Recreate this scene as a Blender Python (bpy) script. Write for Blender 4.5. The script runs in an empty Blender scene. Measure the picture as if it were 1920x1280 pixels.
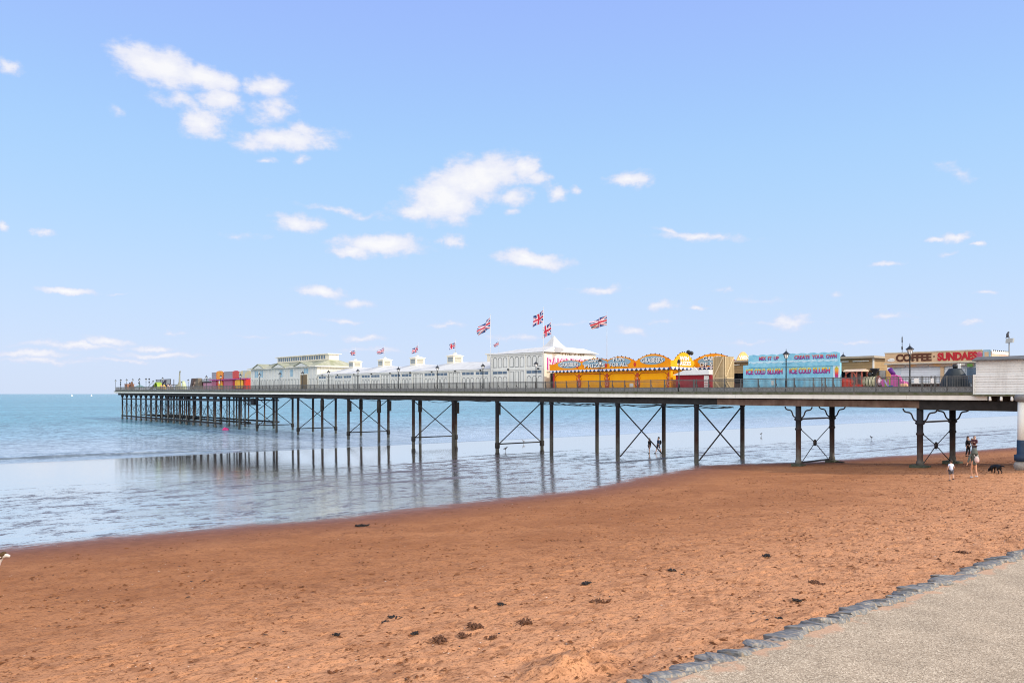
import bpy, bmesh, math, random
import numpy as np
from mathutils import Vector, Matrix
random.seed(7)
C = bpy.context.scene.collection
SC = bpy.context.scene
# ------------------------------------------------------------------ frames
CAMZ = 6.9
CS, SN = 0.6366, -0.7712            # pier frame: x runs to the shore, y across the pier away from the beach
TH = math.atan2(SN, CS)
P0 = (31.4, 53.0)
def W(x, y, z=0.0):
    return Vector((P0[0] + CS*x - SN*y, P0[1] + SN*x + CS*y, z))
def deckz(x): return 6.85 - 0.003*x
F = 1500.0; CX = 960.0; HY = 738.0
def T(px, w):                        # distance along the pier seen at a photo column, on the plane y = w
    u = (px - CX)/F
    return (u*(P0[1] + CS*w) - P0[0] + SN*w)/(CS - SN*u)
def WD(px, x):                       # the same for a plane x = const
    u = (px - CX)/F
    return (u*(P0[1] + SN*x) - P0[0] - CS*x)/(-SN - CS*u)
def H(px, py, w):                    # height above the deck
    x = T(px, w); Y = P0[1] + SN*x + CS*w
    return CAMZ + (HY - py)/F*Y - deckz(x)

# beach profile
PT = [-60, -16, -14.3, 4, 14, 24, 40, 72, 110, 200]
PZ = [3.1, 3.12, 3.02, 1.72, 1.15, 0.8, 0.45, 0.0, -0.9, -3]
def bz(t): return float(np.interp(t, PT, PZ))
def ground(px, py):                  # a point of the beach
    v = (HY - py)/F; u = (px - CX)/F
    Y = 40.0
    for i in range(60):
        X = u*Y
        t = -((X - P0[0])*CS + (Y - P0[1])*SN)
        z = max(bz(t), 0.0) if t < 72 else 0.0
        Y = 0.5*Y + 0.5*(z - CAMZ)/v
    X = u*Y
    return Vector((X, Y, z))

# ------------------------------------------------------------------ tagging
def tag(o, label=None, cat=None, group=None, kind=None):
    if label: o['label'] = label
    if cat: o['category'] = cat
    if group: o['group'] = group
    if kind: o['kind'] = kind
    return o
def empty(name, loc, rz=0.0, label=None, cat=None, group=None):
    o = bpy.data.objects.new(name, None); C.objects.link(o)
    o.empty_display_size = 0.2
    o.location = loc; o.rotation_euler = (0, 0, rz)
    return tag(o, label, cat, group)
def pier_thing(name, x, y, label, cat, group=None, z=0.0, rz=0.0):
    return empty(name, W(x, y, deckz(x) + z), TH + rz, label, cat, group)
def copy_tree(o, parent=None):
    c = o.copy(); C.objects.link(c); c.parent = parent
    for ch in list(o.children): copy_tree(ch, c)
    return c

# ------------------------------------------------------------------ mesh builder
class MB:
    def __init__(s): s.v = []; s.f = []; s.m = []; s.s = []
    def add(s, vs, fs, mi=0, sm=False):
        b = len(s.v); s.v += [tuple(p) for p in vs]
        for f in fs:
            s.f.append([b+i for i in f]); s.m.append(mi); s.s.append(sm)
        return s
    def box(s, x0, x1, y0, y1, z0, z1, mi=0):
        vs = [(x0,y0,z0),(x1,y0,z0),(x1,y1,z0),(x0,y1,z0),(x0,y0,z1),(x1,y0,z1),(x1,y1,z1),(x0,y1,z1)]
        return s.add(vs, [(3,2,1,0),(4,5,6,7),(0,1,5,4),(1,2,6,5),(2,3,7,6),(3,0,4,7)], mi)
    def prism(s, poly, y0, y1, mi=0):            # poly in (x, z), drawn counter-clockwise seen from -y
        n = len(poly)
        vs = [(p[0], y0, p[1]) for p in poly] + [(p[0], y1, p[1]) for p in poly]
        fs = [list(range(n)), list(range(2*n-1, n-1, -1))]
        fs += [(i, i+n, (i+1) % n + n, (i+1) % n) for i in range(n)]
        return s.add(vs, fs, mi)
    def prismx(s, poly, x0, x1, mi=0):           # poly in (y, z)
        n = len(poly)
        vs = [(x0, p[0], p[1]) for p in poly] + [(x1, p[0], p[1]) for p in poly]
        fs = [list(range(n-1, -1, -1)), list(range(n, 2*n))]
        fs += [(i, (i+1) % n, (i+1) % n + n, i+n) for i in range(n)]
        return s.add(vs, fs, mi)
    def tube(s, pts, r, n=8, mi=0, sm=True, cap=True):
        pts = [Vector(p) for p in pts]
        if not isinstance(r, (list, tuple)): r = [r]*len(pts)
        vs = []; up = Vector((0, 0, 1))
        d0 = (pts[-1] - pts[0])
        if d0.length > 0 and abs(d0.normalized().z) > 0.9: up = Vector((0, 1, 0))
        for i, p in enumerate(pts):
            d = pts[min(i+1, len(pts)-1)] - pts[max(i-1, 0)]
            if d.length < 1e-9: d = Vector((0, 0, 1))
            d.normalize()
            a = d.cross(up)
            if a.length < 1e-6: a = d.cross(Vector((1, 0, 0)))
            a.normalize(); b = a.cross(d)
            for k in range(n):
                q = 2*math.pi*k/n
                vs.append(p + a*(r[i]*math.cos(q)) + b*(r[i]*math.sin(q)))
        fs = []
        for i in range(len(pts)-1):
            for k in range(n):
                k2 = (k+1) % n
                fs.append((i*n+k, i*n+k2, (i+1)*n+k2, (i+1)*n+k))
        s.add(vs, fs, mi, sm)
        if cap:
            s.add(vs[:n], [list(range(n-1, -1, -1))], mi)
            s.add(vs[-n:], [list(range(n))], mi)
        return s
    def bar(s, a, b, w, h, mi=0):
        a = Vector(a); b = Vector(b); d = (b-a).normalized()
        up = Vector((0, 0, 1)) if abs(d.z) < 0.95 else Vector((0, 1, 0))
        p = d.cross(up).normalized(); q = p.cross(d)
        vs = []
        for c in (a, b):
            for i, j in ((-1,-1),(1,-1),(1,1),(-1,1)): vs.append(c + p*(w/2*i) + q*(h/2*j))
        return s.add(vs, [(3,2,1,0),(4,5,6,7),(0,1,5,4),(1,2,6,5),(2,3,7,6),(3,0,4,7)], mi)
    def lathe(s, prof, n=12, c=(0,0,0), mi=0, sm=True, a0=0.0):
        vs = []
        for r, z in prof:
            for k in range(n):
                q = a0 + 2*math.pi*k/n
                vs.append((c[0]+r*math.cos(q), c[1]+r*math.sin(q), c[2]+z))
        fs = []
        for i in range(len(prof)-1):
            for k in range(n):
                k2 = (k+1) % n
                fs.append((i*n+k, i*n+k2, (i+1)*n+k2, (i+1)*n+k))
        s.add(vs, fs, mi, sm)
        s.add(vs[-n:], [list(range(n))], mi)
        s.add(vs[:n], [list(range(n-1, -1, -1))], mi)
        return s
    def ball(s, c, r, mi=0, n=12, m=8):
        if not isinstance(r, (tuple, list)): r = (r, r, r)
        vs = []; fs = []
        for i in range(m+1):
            ph = math.pi*i/m
            for k in range(n):
                q = 2*math.pi*k/n
                vs.append((c[0]+r[0]*math.sin(ph)*math.cos(q), c[1]+r[1]*math.sin(ph)*math.sin(q), c[2]-r[2]*math.cos(ph)))
        for i in range(m):
            for k in range(n):
                k2 = (k+1) % n
                fs.append((i*n+k, i*n+k2, (i+1)*n+k2, (i+1)*n+k))
        return s.add(vs, fs, mi, True)
    def ring(s, cx, cz, y0, y1, ro, ri, n=16, mi=0, sx=1.0, a0=0.0, a1=2*math.pi):
        closed = abs(a1-a0-2*math.pi) < 1e-6
        m = n if closed else n+1
        vs = []
        for k in range(m):
            q = a0 + (a1-a0)*k/n
            for r, y in ((ro,y0),(ri,y0),(ri,y1),(ro,y1)):
                vs.append((cx+sx*r*math.cos(q), y, cz+r*math.sin(q)))
        fs = []
        for k in range(n):
            a = 4*k; b = 4*((k+1) % m)
            for i in range(4):
                j = (i+1) % 4
                fs.append((a+i, b+i, b+j, a+j))
        return s.add(vs, fs, mi)
    def build(s, name, mats, parent=None, slope=False, loc=None, bevel=0):
        me = bpy.data.meshes.new(name)
        vs = s.v
        if slope: vs = [(x, y, z - 0.003*x) for x, y, z in vs]
        me.from_pydata(vs, [], s.f)
        if not isinstance(mats, (list, tuple)): mats = [mats]
        for m in mats: me.materials.append(m)
        me.polygons.foreach_set('material_index', s.m)
        me.polygons.foreach_set('use_smooth', s.s)
        bm = bmesh.new(); bm.from_mesh(me)
        bmesh.ops.remove_doubles(bm, verts=bm.verts, dist=1e-5)
        bmesh.ops.recalc_face_normals(bm, faces=bm.faces)
        big = [f for f in bm.faces if len(f.verts) > 4]
        if big: bmesh.ops.triangulate(bm, faces=big)
        bm.to_mesh(me); bm.free()
        o = bpy.data.objects.new(name, me); C.objects.link(o)
        if parent: o.parent = parent
        if loc is not None: o.location = loc
        return o

# ------------------------------------------------------------------ materials
def nt(m):
    m.use_nodes = True
    return m.node_tree, m.node_tree.nodes, m.node_tree.links
MATS = {}
def mat(name, col, rough=0.6, var=0.18, scale=3.0, bump=0.0, metal=0.0, col2=None, stretch=(1,1,1), dirt=0.0, spec=0.25):
    """paint, timber or metal with blotchy wear"""
    if name in MATS: return MATS[name]
    m = bpy.data.materials.new(name); MATS[name] = m
    t, N, L = nt(m)
    b = N['Principled BSDF']
    b.inputs['Roughness'].default_value = rough
    b.inputs['Metallic'].default_value = metal
    b.inputs['Specular IOR Level'].default_value = spec
    tc = N.new('ShaderNodeTexCoord'); mp = N.new('ShaderNodeMapping')
    mp.inputs['Scale'].default_value = stretch
    L.new(tc.outputs['Object'], mp.inputs['Vector'])
    no = N.new('ShaderNodeTexNoise'); no.inputs['Scale'].default_value = scale
    no.inputs['Detail'].default_value = 5; no.inputs['Roughness'].default_value = 0.65
    L.new(mp.outputs[0], no.inputs['Vector'])
    rp = N.new('ShaderNodeValToRGB')
    rp.color_ramp.elements[0].position = 0.33; rp.color_ramp.elements[1].position = 0.68
    c2 = col2 if col2 else tuple(c*(1-var) for c in col)
    rp.color_ramp.elements[0].color = (*c2, 1); rp.color_ramp.elements[1].color = (*col, 1)
    L.new(no.outputs['Fac'], rp.inputs['Fac'])
    out = rp.outputs['Color']
    if dirt > 0:
        n2 = N.new('ShaderNodeTexNoise'); n2.inputs['Scale'].default_value = scale*0.6; n2.inputs['Detail'].default_value = 8
        mp2 = N.new('ShaderNodeMapping'); mp2.inputs['Scale'].default_value = (3, 3, 0.35); mp2.inputs['Location'].default_value = (4, 2, 7)
        L.new(tc.outputs['Object'], mp2.inputs['Vector']); L.new(mp2.outputs[0], n2.inputs['Vector'])
        r2 = N.new('ShaderNodeValToRGB'); r2.color_ramp.elements[0].position = 0.5; r2.color_ramp.elements[1].position = 0.75
        r2.color_ramp.elements[0].color = (0,0,0,1); r2.color_ramp.elements[1].color = (dirt,dirt,dirt,1)
        L.new(n2.outputs['Fac'], r2.inputs['Fac'])
        mx = N.new('ShaderNodeMixRGB'); L.new(r2.outputs['Color'], mx.inputs['Fac']); L.new(out, mx.inputs['Color1'])
        mx.inputs['Color2'].default_value = (0.16, 0.12, 0.08, 1); out = mx.outputs['Color']
    L.new(out, b.inputs['Base Color'])
    if bump > 0:
        bp = N.new('ShaderNodeBump'); bp.inputs['Strength'].default_value = bump; bp.inputs['Distance'].default_value = 0.03
        L.new(no.outputs['Fac'], bp.inputs['Height']); L.new(bp.outputs[0], b.inputs['Normal'])
    return m
def boards(name, col, pitch, axis, dark=0.55, rough=0.65, line=0.12, var=0.12, dirt=0.0):
    """boarded wall: thin dark joints every `pitch` metres along an object axis"""
    m = mat(name, col, rough, var, 1.5, dirt=dirt)
    t, N, L = nt(m); b = N['Principled BSDF']
    src = b.inputs['Base Color'].links[0].from_socket
    tc = N.new('ShaderNodeTexCoord'); sp = N.new('ShaderNodeSeparateXYZ'); L.new(tc.outputs['Object'], sp.inputs[0])
    d = N.new('ShaderNodeMath'); d.operation = 'DIVIDE'; L.new(sp.outputs[axis], d.inputs[0]); d.inputs[1].default_value = pitch
    fr = N.new('ShaderNodeMath'); fr.operation = 'FRACT'; L.new(d.outputs[0], fr.inputs[0])
    lt = N.new('ShaderNodeMath'); lt.operation = 'LESS_THAN'; L.new(fr.outputs[0], lt.inputs[0]); lt.inputs[1].default_value = line
    fl = N.new('ShaderNodeMath'); fl.operation = 'FLOOR'; L.new(d.outputs[0], fl.inputs[0])
    wn = N.new('ShaderNodeTexWhiteNoise'); wn.noise_dimensions = '1D'; L.new(fl.outputs[0], wn.inputs['W'])
    mr = N.new('ShaderNodeMapRange'); L.new(wn.outputs['Value'], mr.inputs['Value']); mr.inputs['To Min'].default_value = 1-var; mr.inputs['To Max'].default_value = 1.0
    m1 = N.new('ShaderNodeMixRGB'); m1.blend_type = 'MULTIPLY'; m1.inputs['Fac'].default_value = 1
    L.new(src, m1.inputs['Color1']); L.new(mr.outputs[0], m1.inputs['Color2'])
    m2 = N.new('ShaderNodeMixRGB'); m2.blend_type = 'MULTIPLY'; L.new(lt.outputs[0], m2.inputs['Fac'])
    L.new(m1.outputs[0], m2.inputs['Color1']); m2.inputs['Color2'].default_value = (dark, dark, dark, 1)
    L.new(m2.outputs[0], b.inputs['Base Color'])
    return m
def gradmat(name, stops, axis='Z', rough=0.5):
    """paint that blends through colours over the height of the part"""
    m = bpy.data.materials.new(name); t, N, L = nt(m); b = N['Principled BSDF']
    tc = N.new('ShaderNodeTexCoord'); sp = N.new('ShaderNodeSeparateXYZ'); L.new(tc.outputs['Generated'], sp.inputs[0])
    rp = N.new('ShaderNodeValToRGB'); e = rp.color_ramp.elements
    while len(e) < len(stops): e.new(0.5)
    for i, (p, c) in enumerate(stops): e[i].position = p; e[i].color = (*c, 1)
    L.new(sp.outputs[axis], rp.inputs['Fac']); L.new(rp.outputs[0], b.inputs['Base Color'])
    b.inputs['Roughness'].default_value = rough
    return m
white = mat('white_paint', (0.74, 0.735, 0.675), 0.55, 0.08, 1.2, dirt=0.12)
whitef = boards('white_boarding', (0.70, 0.695, 0.64), 0.42, 'X', 0.72, line=0.10, var=0.06, dirt=0.1)
cream = mat('cream_paint', (0.78, 0.72, 0.58), 0.55, 0.1, 1.0, dirt=0.1)
shade_line = mat('moulding_shadow', (0.19, 0.205, 0.205), 0.6, 0.15, 4)  # dark grey stands for the shadow in the moulding grooves
winblue = mat('window_glass_blue', (0.13, 0.19, 0.26), 0.12, 0.3, 2)
roofw = mat('white_roofing', (0.64, 0.63, 0.59), 0.65, 0.12, 0.7, dirt=0.2)
roofmoss = mat('mossy_roofing', (0.40, 0.39, 0.30), 0.8, 0.2, 0.9, col2=(0.26, 0.27, 0.17))
black = mat('black_iron', (0.018, 0.02, 0.022), 0.4, 0.3, 6, spec=0.4)
navy = mat('navy_iron', (0.022, 0.028, 0.038), 0.5, 0.35, 3, col2=(0.05, 0.035, 0.03))
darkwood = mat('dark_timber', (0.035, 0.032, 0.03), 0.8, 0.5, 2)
greyiron = mat('grey_iron', (0.20, 0.20, 0.195), 0.55, 0.3, 4, dirt=0.3)
galv = mat('galvanised_steel', (0.42, 0.43, 0.42), 0.5, 0.2, 5)
glass = mat('lantern_glass', (0.85, 0.86, 0.85), 0.15, 0.1, 3)
red = mat('red_paint', (0.42, 0.03, 0.045), 0.45, 0.2, 1.5)
bright_red = mat('bright_red_paint', (0.62, 0.05, 0.03), 0.4, 0.15, 2)
yellow = mat('amber_paint', (0.96, 0.43, 0.006), 0.6, 0.12, 0.8, col2=(0.93, 0.37, 0.006), spec=0.1)
orange = mat('orange_paint', (0.80, 0.25, 0.006), 0.6, 0.2, 1.6, col2=(0.88, 0.36, 0.01), spec=0.1)
vermil = mat('vermilion_paint', (0.55, 0.085, 0.02), 0.45, 0.2, 3)
blue = mat('royal_blue_paint', (0.04, 0.12, 0.38), 0.45, 0.2, 3)
lblue = mat('pale_blue_paint', (0.34, 0.52, 0.62), 0.5, 0.3, 3)
pink = mat('pink_paint', (0.62, 0.20, 0.36), 0.45, 0.15, 2)
magenta = mat('magenta_paint', (0.50, 0.05, 0.28), 0.4, 0.2, 3)
lime = mat('lime_paint', (0.30, 0.42, 0.05), 0.45, 0.15, 2)
timber = boards('pale_timber', (0.50, 0.33, 0.16), 0.14, 'Z', 0.6, var=0.2)
vtimber = boards('gate_timber', (0.52, 0.38, 0.20), 0.15, 'X', 0.6, var=0.22)
tbar = mat('new_timber', (0.66, 0.50, 0.29), 0.7, 0.15, 3)
dark = mat('dark_interior', (0.03, 0.033, 0.04), 0.6, 0.4, 1.5)
rubber = mat('tarpaulin', (0.035, 0.045, 0.05), 0.45, 0.4, 2, bump=0.6)
skin = mat('skin', (0.55, 0.34, 0.25), 0.55, 0.08, 6)
skin_dk = mat('tanned_skin', (0.58, 0.30, 0.18), 0.55, 0.08, 6)

def text(body, x0, x1, z0, z1, y, m, parent, name='lettering', off=0.0, ext=0.012, shear=0.0, slope=True, arch=0.0):
    """sign-written word fitted into x0..x1, z0..z1 on a board at y (front faces -y)"""
    cu = bpy.data.curves.new('t', 'FONT'); cu.body = body; cu.offset = off; cu.extrude = ext; cu.shear = shear
    cu.resolution_u = 3
    ob = bpy.data.objects.new('t', cu); C.objects.link(ob)
    dg = bpy.context.evaluated_depsgraph_get()
    me = bpy.data.meshes.new_from_object(ob.evaluated_get(dg))
    bpy.data.objects.remove(ob); bpy.data.curves.remove(cu)
    n = len(me.vertices); co = np.empty(n*3, 'f'); me.vertices.foreach_get('co', co); co = co.reshape(-1, 3)
    a = co.min(0); b = co.max(0)
    sx = (x1-x0)/(b[0]-a[0]); sz = (z1-z0)/(b[1]-a[1])
    o2 = np.empty_like(co)
    o2[:,0] = x0 + (co[:,0]-a[0])*sx
    o2[:,1] = y - (co[:,2]-a[2])
    o2[:,2] = z0 + (co[:,1]-a[1])*sz
    if arch:
        q = (o2[:,0]-x0)/(x1-x0)*2-1
        o2[:,2] += arch*(1-q*q)
    if slope: o2[:,2] -= 0.003*o2[:,0]
    fs = [tuple(p.vertices) for p in me.polygons]
    bpy.data.meshes.remove(me)
    me = bpy.data.meshes.new(name); me.from_pydata([tuple(map(float, q)) for q in o2], [], fs)
    me.materials.append(m); me.update()
    o = bpy.data.objects.new(name, me); C.objects.link(o); o.parent = parent
    return o
def turn(o, rz, loc=(0,0,0)):
    o.rotation_euler = (0,0,rz); o.location = loc; return o
def fbm(x, y, sc, oct=4, seed=0):
    """value noise on numpy arrays, -1..1"""
    out = np.zeros_like(x); amp = 1.0; tot = 0
    for k in range(oct):
        X = x*sc; Y = y*sc
        xi = np.floor(X).astype(np.int64); yi = np.floor(Y).astype(np.int64)
        fx = X-xi; fy = Y-yi
        fx = fx*fx*(3-2*fx); fy = fy*fy*(3-2*fy)
        def h(a, b):
            n = (a*374761393 + b*668265263 + (seed+k)*1442695041) & 0x7fffffff
            n = ((n ^ (n >> 13))*1274126177) & 0x7fffffff
            return ((n ^ (n >> 16)) & 0xffff)/32767.5 - 1
        v = (h(xi,yi)*(1-fx)+h(xi+1,yi)*fx)*(1-fy) + (h(xi,yi+1)*(1-fx)+h(xi+1,yi+1)*fx)*fy
        out += v*amp; tot += amp; amp *= 0.5; sc *= 2.03
    return out/tot
# ------------------------------------------------------------------ camera, light, sky
cam = bpy.data.cameras.new('camera'); co = bpy.data.objects.new('camera', cam); C.objects.link(co)
co.location = (0, 0, CAMZ); co.rotation_euler = (math.radians(90), 0, 0)
cam.sensor_width = 36; cam.lens = F/1920*36; cam.shift_y = (HY-640)/1920
cam.clip_start = 0.1; cam.clip_end = 60000
SC.camera = co
SC.cycles.filter_width = 1.05
SC.view_settings.view_transform = 'Standard'; SC.view_settings.look = 'None'
SC.view_settings.exposure = 0; SC.view_settings.gamma = 1
SUN_EL = math.radians(31); SUN_AZ = math.atan2(0.93, -0.36)
sd = Vector((math.sin(SUN_AZ)*math.cos(SUN_EL), math.cos(SUN_AZ)*math.cos(SUN_EL), math.sin(SUN_EL)))
sl = bpy.data.lights.new('sun', 'SUN'); sl.energy = 3.4; sl.angle = math.radians(0.53); sl.color = (1.0, 0.93, 0.82)
so = bpy.data.objects.new('sun', sl); C.objects.link(so); so.rotation_euler = sd.to_track_quat('Z', 'Y').to_euler()
so.location = sd*400

w = bpy.data.worlds.new('World'); SC.world = w; w.use_nodes = True
t = w.node_tree; N = t.nodes; L = t.links
def math_node(op, a=None, b=None, c=None, clamp=False):
    n = N.new('ShaderNodeMath'); n.operation = op; n.use_clamp = clamp
    for i, v in enumerate((a, b, c)):
        if v is None: continue
        if isinstance(v, (int, float)): n.inputs[i].default_value = v
        else: L.new(v, n.inputs[i])
    return n.outputs[0]
bg = N['Background']; bg.inputs['Strength'].default_value = 0.1
sky = N.new('ShaderNodeTexSky'); sky.sky_type = 'NISHITA'; sky.sun_disc = False
sky.sun_elevation = SUN_EL; sky.sun_rotation = SUN_AZ
tc = N.new('ShaderNodeTexCoord'); nrm = N.new('ShaderNodeVectorMath'); nrm.operation = 'NORMALIZE'
L.new(tc.outputs['Generated'], nrm.inputs[0])
sp = N.new('ShaderNodeSeparateXYZ'); L.new(nrm.outputs[0], sp.inputs[0])
az = math_node('ARCTAN2', sp.outputs[0], sp.outputs[1]); el = math_node('ARCSINE', sp.outputs[2])
elr = math_node('MULTIPLY', el, 2/math.pi, clamp=True)
rp = N.new('ShaderNodeValToRGB'); L.new(elr, rp.inputs['Fac']); rp.color_ramp.interpolation = 'B_SPLINE'
stops = [(0.0,(0.66,0.76,0.95)),(0.045,(0.62,0.755,1.0)),(0.11,(0.49,0.715,1.0)),(0.18,(0.40,0.655,1.0)),(0.235,(0.36,0.57,1.0)),(0.29,(0.345,0.505,1.0)),(0.5,(0.30,0.46,0.98)),(1.0,(0.27,0.42,0.9))]
e = rp.color_ramp.elements
while len(e) < len(stops): e.new(0.5)
for i, (p, c) in enumerate(stops): e[i].position = p; e[i].color = (*c, 1)
grad = rp.outputs['Color']
cv = N.new('ShaderNodeCombineXYZ'); L.new(az, cv.inputs[0]); L.new(el, cv.inputs[1])
# cumulus puffs: (photo column, row, half width, half height, tilt, density)
CL = [(300,125,92,34,8,1.15),(385,146,72,20,10,1.1),(500,165,44,19,0,.85),(415,188,48,25,0,.9),(335,190,55,15,0,.5),(510,207,45,27,-25,.72),(380,232,48,29,15,1.0),
 (535,264,100,19,-6,.95),(572,246,42,14,0,.8),(570,299,22,10,-20,.5),(495,302,22,6,0,.42),(12,122,28,18,0,.62),(225,207,20,14,0,.3),
 (895,335,100,38,-12,1.1),(835,375,70,42,0,1.1),(780,397,48,18,0,.85),(985,318,32,22,0,.9),(1005,335,28,14,0,.85),(965,370,36,19,0,.75),(1040,363,23,14,0,.8),(1080,356,13,9,0,.45),(955,395,24,8,0,.4),
 (557,420,50,17,3,.85),(712,460,85,17,0,1.05),(660,471,38,13,0,1.0),(850,451,24,12,0,.75),(825,455,12,6,0,.4),(997,488,72,15,4,1.1),(980,480,34,14,0,1.0),(1178,340,40,15,4,.95),
 (1310,443,92,9,3,.6),(1260,436,40,6,12,.45),(640,396,120,7,6,.36),(1795,322,52,14,35,.3),(1790,442,34,11,-5,.95),(1750,449,30,6,0,.6),(1833,455,16,6,0,.8),(1778,474,28,6,0,.4),
 (128,545,58,8,0,.95),(215,550,40,4,0,.35),(75,437,20,8,0,.5),(2,427,14,14,0,.6),(600,546,45,12,3,.95),(668,567,42,9,0,.6),(1122,543,54,7,0,.62),(1240,574,28,10,0,.75),(1305,576,24,5,0,.5),(1480,602,38,15,0,.78),(1480,606,70,6,0,.5),
 (1350,547,16,6,0,.4),(1665,493,34,6,0,.5),(1430,563,60,8,4,.36),(1565,552,18,7,0,.42),(1660,590,40,9,3,.45),(1855,549,24,6,0,.45),(1190,620,32,8,0,.6),(1820,605,25,6,0,.5),
 (205,640,52,10,0,.75),(140,650,95,8,0,.68),(60,664,75,8,0,.75),(280,650,60,7,0,.62),(300,664,90,7,0,.6),(90,676,120,7,0,.5),(230,674,80,5,0,.42),(330,628,26,4,0,.38),(640,600,36,5,0,.45),(690,633,38,7,0,.58),
 (840,607,32,5,0,.45),(450,441,50,9,-6,.28),(965,632,70,6,0,.4),(575,628,60,5,0,.35),(480,632,50,4,0,.3),(1400,640,60,5,0,.36),(1620,640,70,4,0,.3),(1060,605,40,4,0,.35),(700,655,70,5,0,.35),(1250,600,50,4,0,.3)]
wn1 = N.new('ShaderNodeTexNoise'); wn1.inputs['Scale'].default_value = 26; wn1.inputs['Detail'].default_value = 6; wn1.inputs['Roughness'].default_value = 0.6
L.new(cv.outputs[0], wn1.inputs['Vector'])
wsub = N.new('ShaderNodeVectorMath'); wsub.operation = 'SUBTRACT'; L.new(wn1.outputs['Color'], wsub.inputs[0]); wsub.inputs[1].default_value = (.5,.5,.5)
wsc = N.new('ShaderNodeVectorMath'); wsc.operation = 'MULTIPLY'; L.new(wsub.outputs[0], wsc.inputs[0]); wsc.inputs[1].default_value = (.05,.024,0)
wad = N.new('ShaderNodeVectorMath'); wad.operation = 'ADD'; L.new(cv.outputs[0], wad.inputs[0]); L.new(wsc.outputs[0], wad.inputs[1])
field = None; top = None
for (px, py, rx, ry, ti, de) in CL:
    a = math.atan((px-CX)/F); ev = math.atan((HY-py)/F*math.cos(a))
    mp = N.new('ShaderNodeMapping'); mp.vector_type = 'TEXTURE'
    mp.inputs['Location'].default_value = (a, ev, 0); mp.inputs['Rotation'].default_value = (0, 0, -math.radians(ti))
    k = math.cos(a)**2
    if de < .7: de = de*1.1 + .06
    mp.inputs['Scale'].default_value = (rx/F*k*1.33, ry/F*k*1.45, 1)
    if field is None: L.new(wad.outputs[0], mp.inputs['Vector'])
    else:                            # a link to the previous puff keeps the shader stack short
        ch = N.new('ShaderNodeVectorMath'); ch.operation = 'MULTIPLY_ADD'; L.new(field, ch.inputs[0]); ch.inputs[1].default_value = (1e-8,1e-8,0); L.new(wad.outputs[0], ch.inputs[2])
        L.new(ch.outputs[0], mp.inputs['Vector'])
    ln = N.new('ShaderNodeVectorMath'); ln.operation = 'LENGTH'; L.new(mp.outputs[0], ln.inputs[0])
    v = math_node('MULTIPLY_ADD', ln.outputs['Value'], -de, de)
    field = v if field is None else math_node('MAXIMUM', field, v)
wn2 = N.new('ShaderNodeTexNoise'); wn2.inputs['Scale'].default_value = 60; wn2.inputs['Detail'].default_value = 7; wn2.inputs['Roughness'].default_value = 0.62
ms = N.new('ShaderNodeMapping'); ms.inputs['Scale'].default_value = (0.7, 1.3, 1); L.new(cv.outputs[0], ms.inputs['Vector']); L.new(ms.outputs[0], wn2.inputs['Vector'])
n2c = math_node('SUBTRACT', wn2.outputs['Fac'], 0.5)
f2 = math_node('MULTIPLY_ADD', n2c, 0.95, field)
mr = N.new('ShaderNodeMapRange'); mr.interpolation_type = 'SMOOTHSTEP'; L.new(f2, mr.inputs['Value'])
mr.inputs['From Min'].default_value = 0.06; mr.inputs['From Max'].default_value = 0.60
dens = math_node('MULTIPLY', mr.outputs[0], 0.95)
# white tops, lilac undersides
ml = N.new('ShaderNodeMapRange'); L.new(f2, ml.inputs['Value']); ml.inputs['From Min'].default_value = 0.25; ml.inputs['From Max'].default_value = 0.95
cc = N.new('ShaderNodeMixRGB'); L.new(ml.outputs[0], cc.inputs['Fac']); cc.inputs['Color1'].default_value = (0.74, 0.77, 0.95, 1); cc.inputs['Color2'].default_value = (1.0, 0.985, 0.99, 1)
skyc = N.new('ShaderNodeMixRGB'); L.new(dens, skyc.inputs['Fac']); L.new(grad, skyc.inputs['Color1']); L.new(cc.outputs[0], skyc.inputs['Color2'])
# bright broken cloud added to the unseen sky behind the camera, filling shaded fronts
bh = N.new('ShaderNodeMapRange'); bh.interpolation_type = 'SMOOTHSTEP'; L.new(sp.outputs[1], bh.inputs['Value'])
bh.inputs['From Min'].default_value = 0.1; bh.inputs['From Max'].default_value = -0.55
bn = N.new('ShaderNodeTexNoise'); bn.inputs['Scale'].default_value = 3; bn.inputs['Detail'].default_value = 5; L.new(nrm.outputs[0], bn.inputs['Vector'])
bc = N.new('ShaderNodeMapRange'); L.new(bn.outputs['Fac'], bc.inputs['Value']); bc.inputs['From Min'].default_value = 0.3; bc.inputs['From Max'].default_value = 0.65
bm_ = N.new('ShaderNodeMixRGB'); L.new(bc.outputs[0], bm_.inputs['Fac']); bm_.inputs['Color1'].default_value = (1.1, 1.2, 1.45, 1); bm_.inputs['Color2'].default_value = (2.75, 2.62, 2.42, 1)
sk2 = N.new('ShaderNodeMixRGB'); L.new(bh.outputs[0], sk2.inputs['Fac']); L.new(skyc.outputs[0], sk2.inputs['Color1']); L.new(bm_.outputs[0], sk2.inputs['Color2'])
sc10 = N.new('ShaderNodeVectorMath'); sc10.operation = 'SCALE'; L.new(sk2.outputs[0], sc10.inputs[0]); sc10.inputs['Scale'].default_value = 10.35
fin = N.new('ShaderNodeMixRGB'); fin.inputs['Fac'].default_value = 0.93; L.new(sky.outputs[0], fin.inputs['Color1']); L.new(sc10.outputs[0], fin.inputs['Color2'])
L.new(fin.outputs[0], bg.inputs['Color'])

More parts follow.
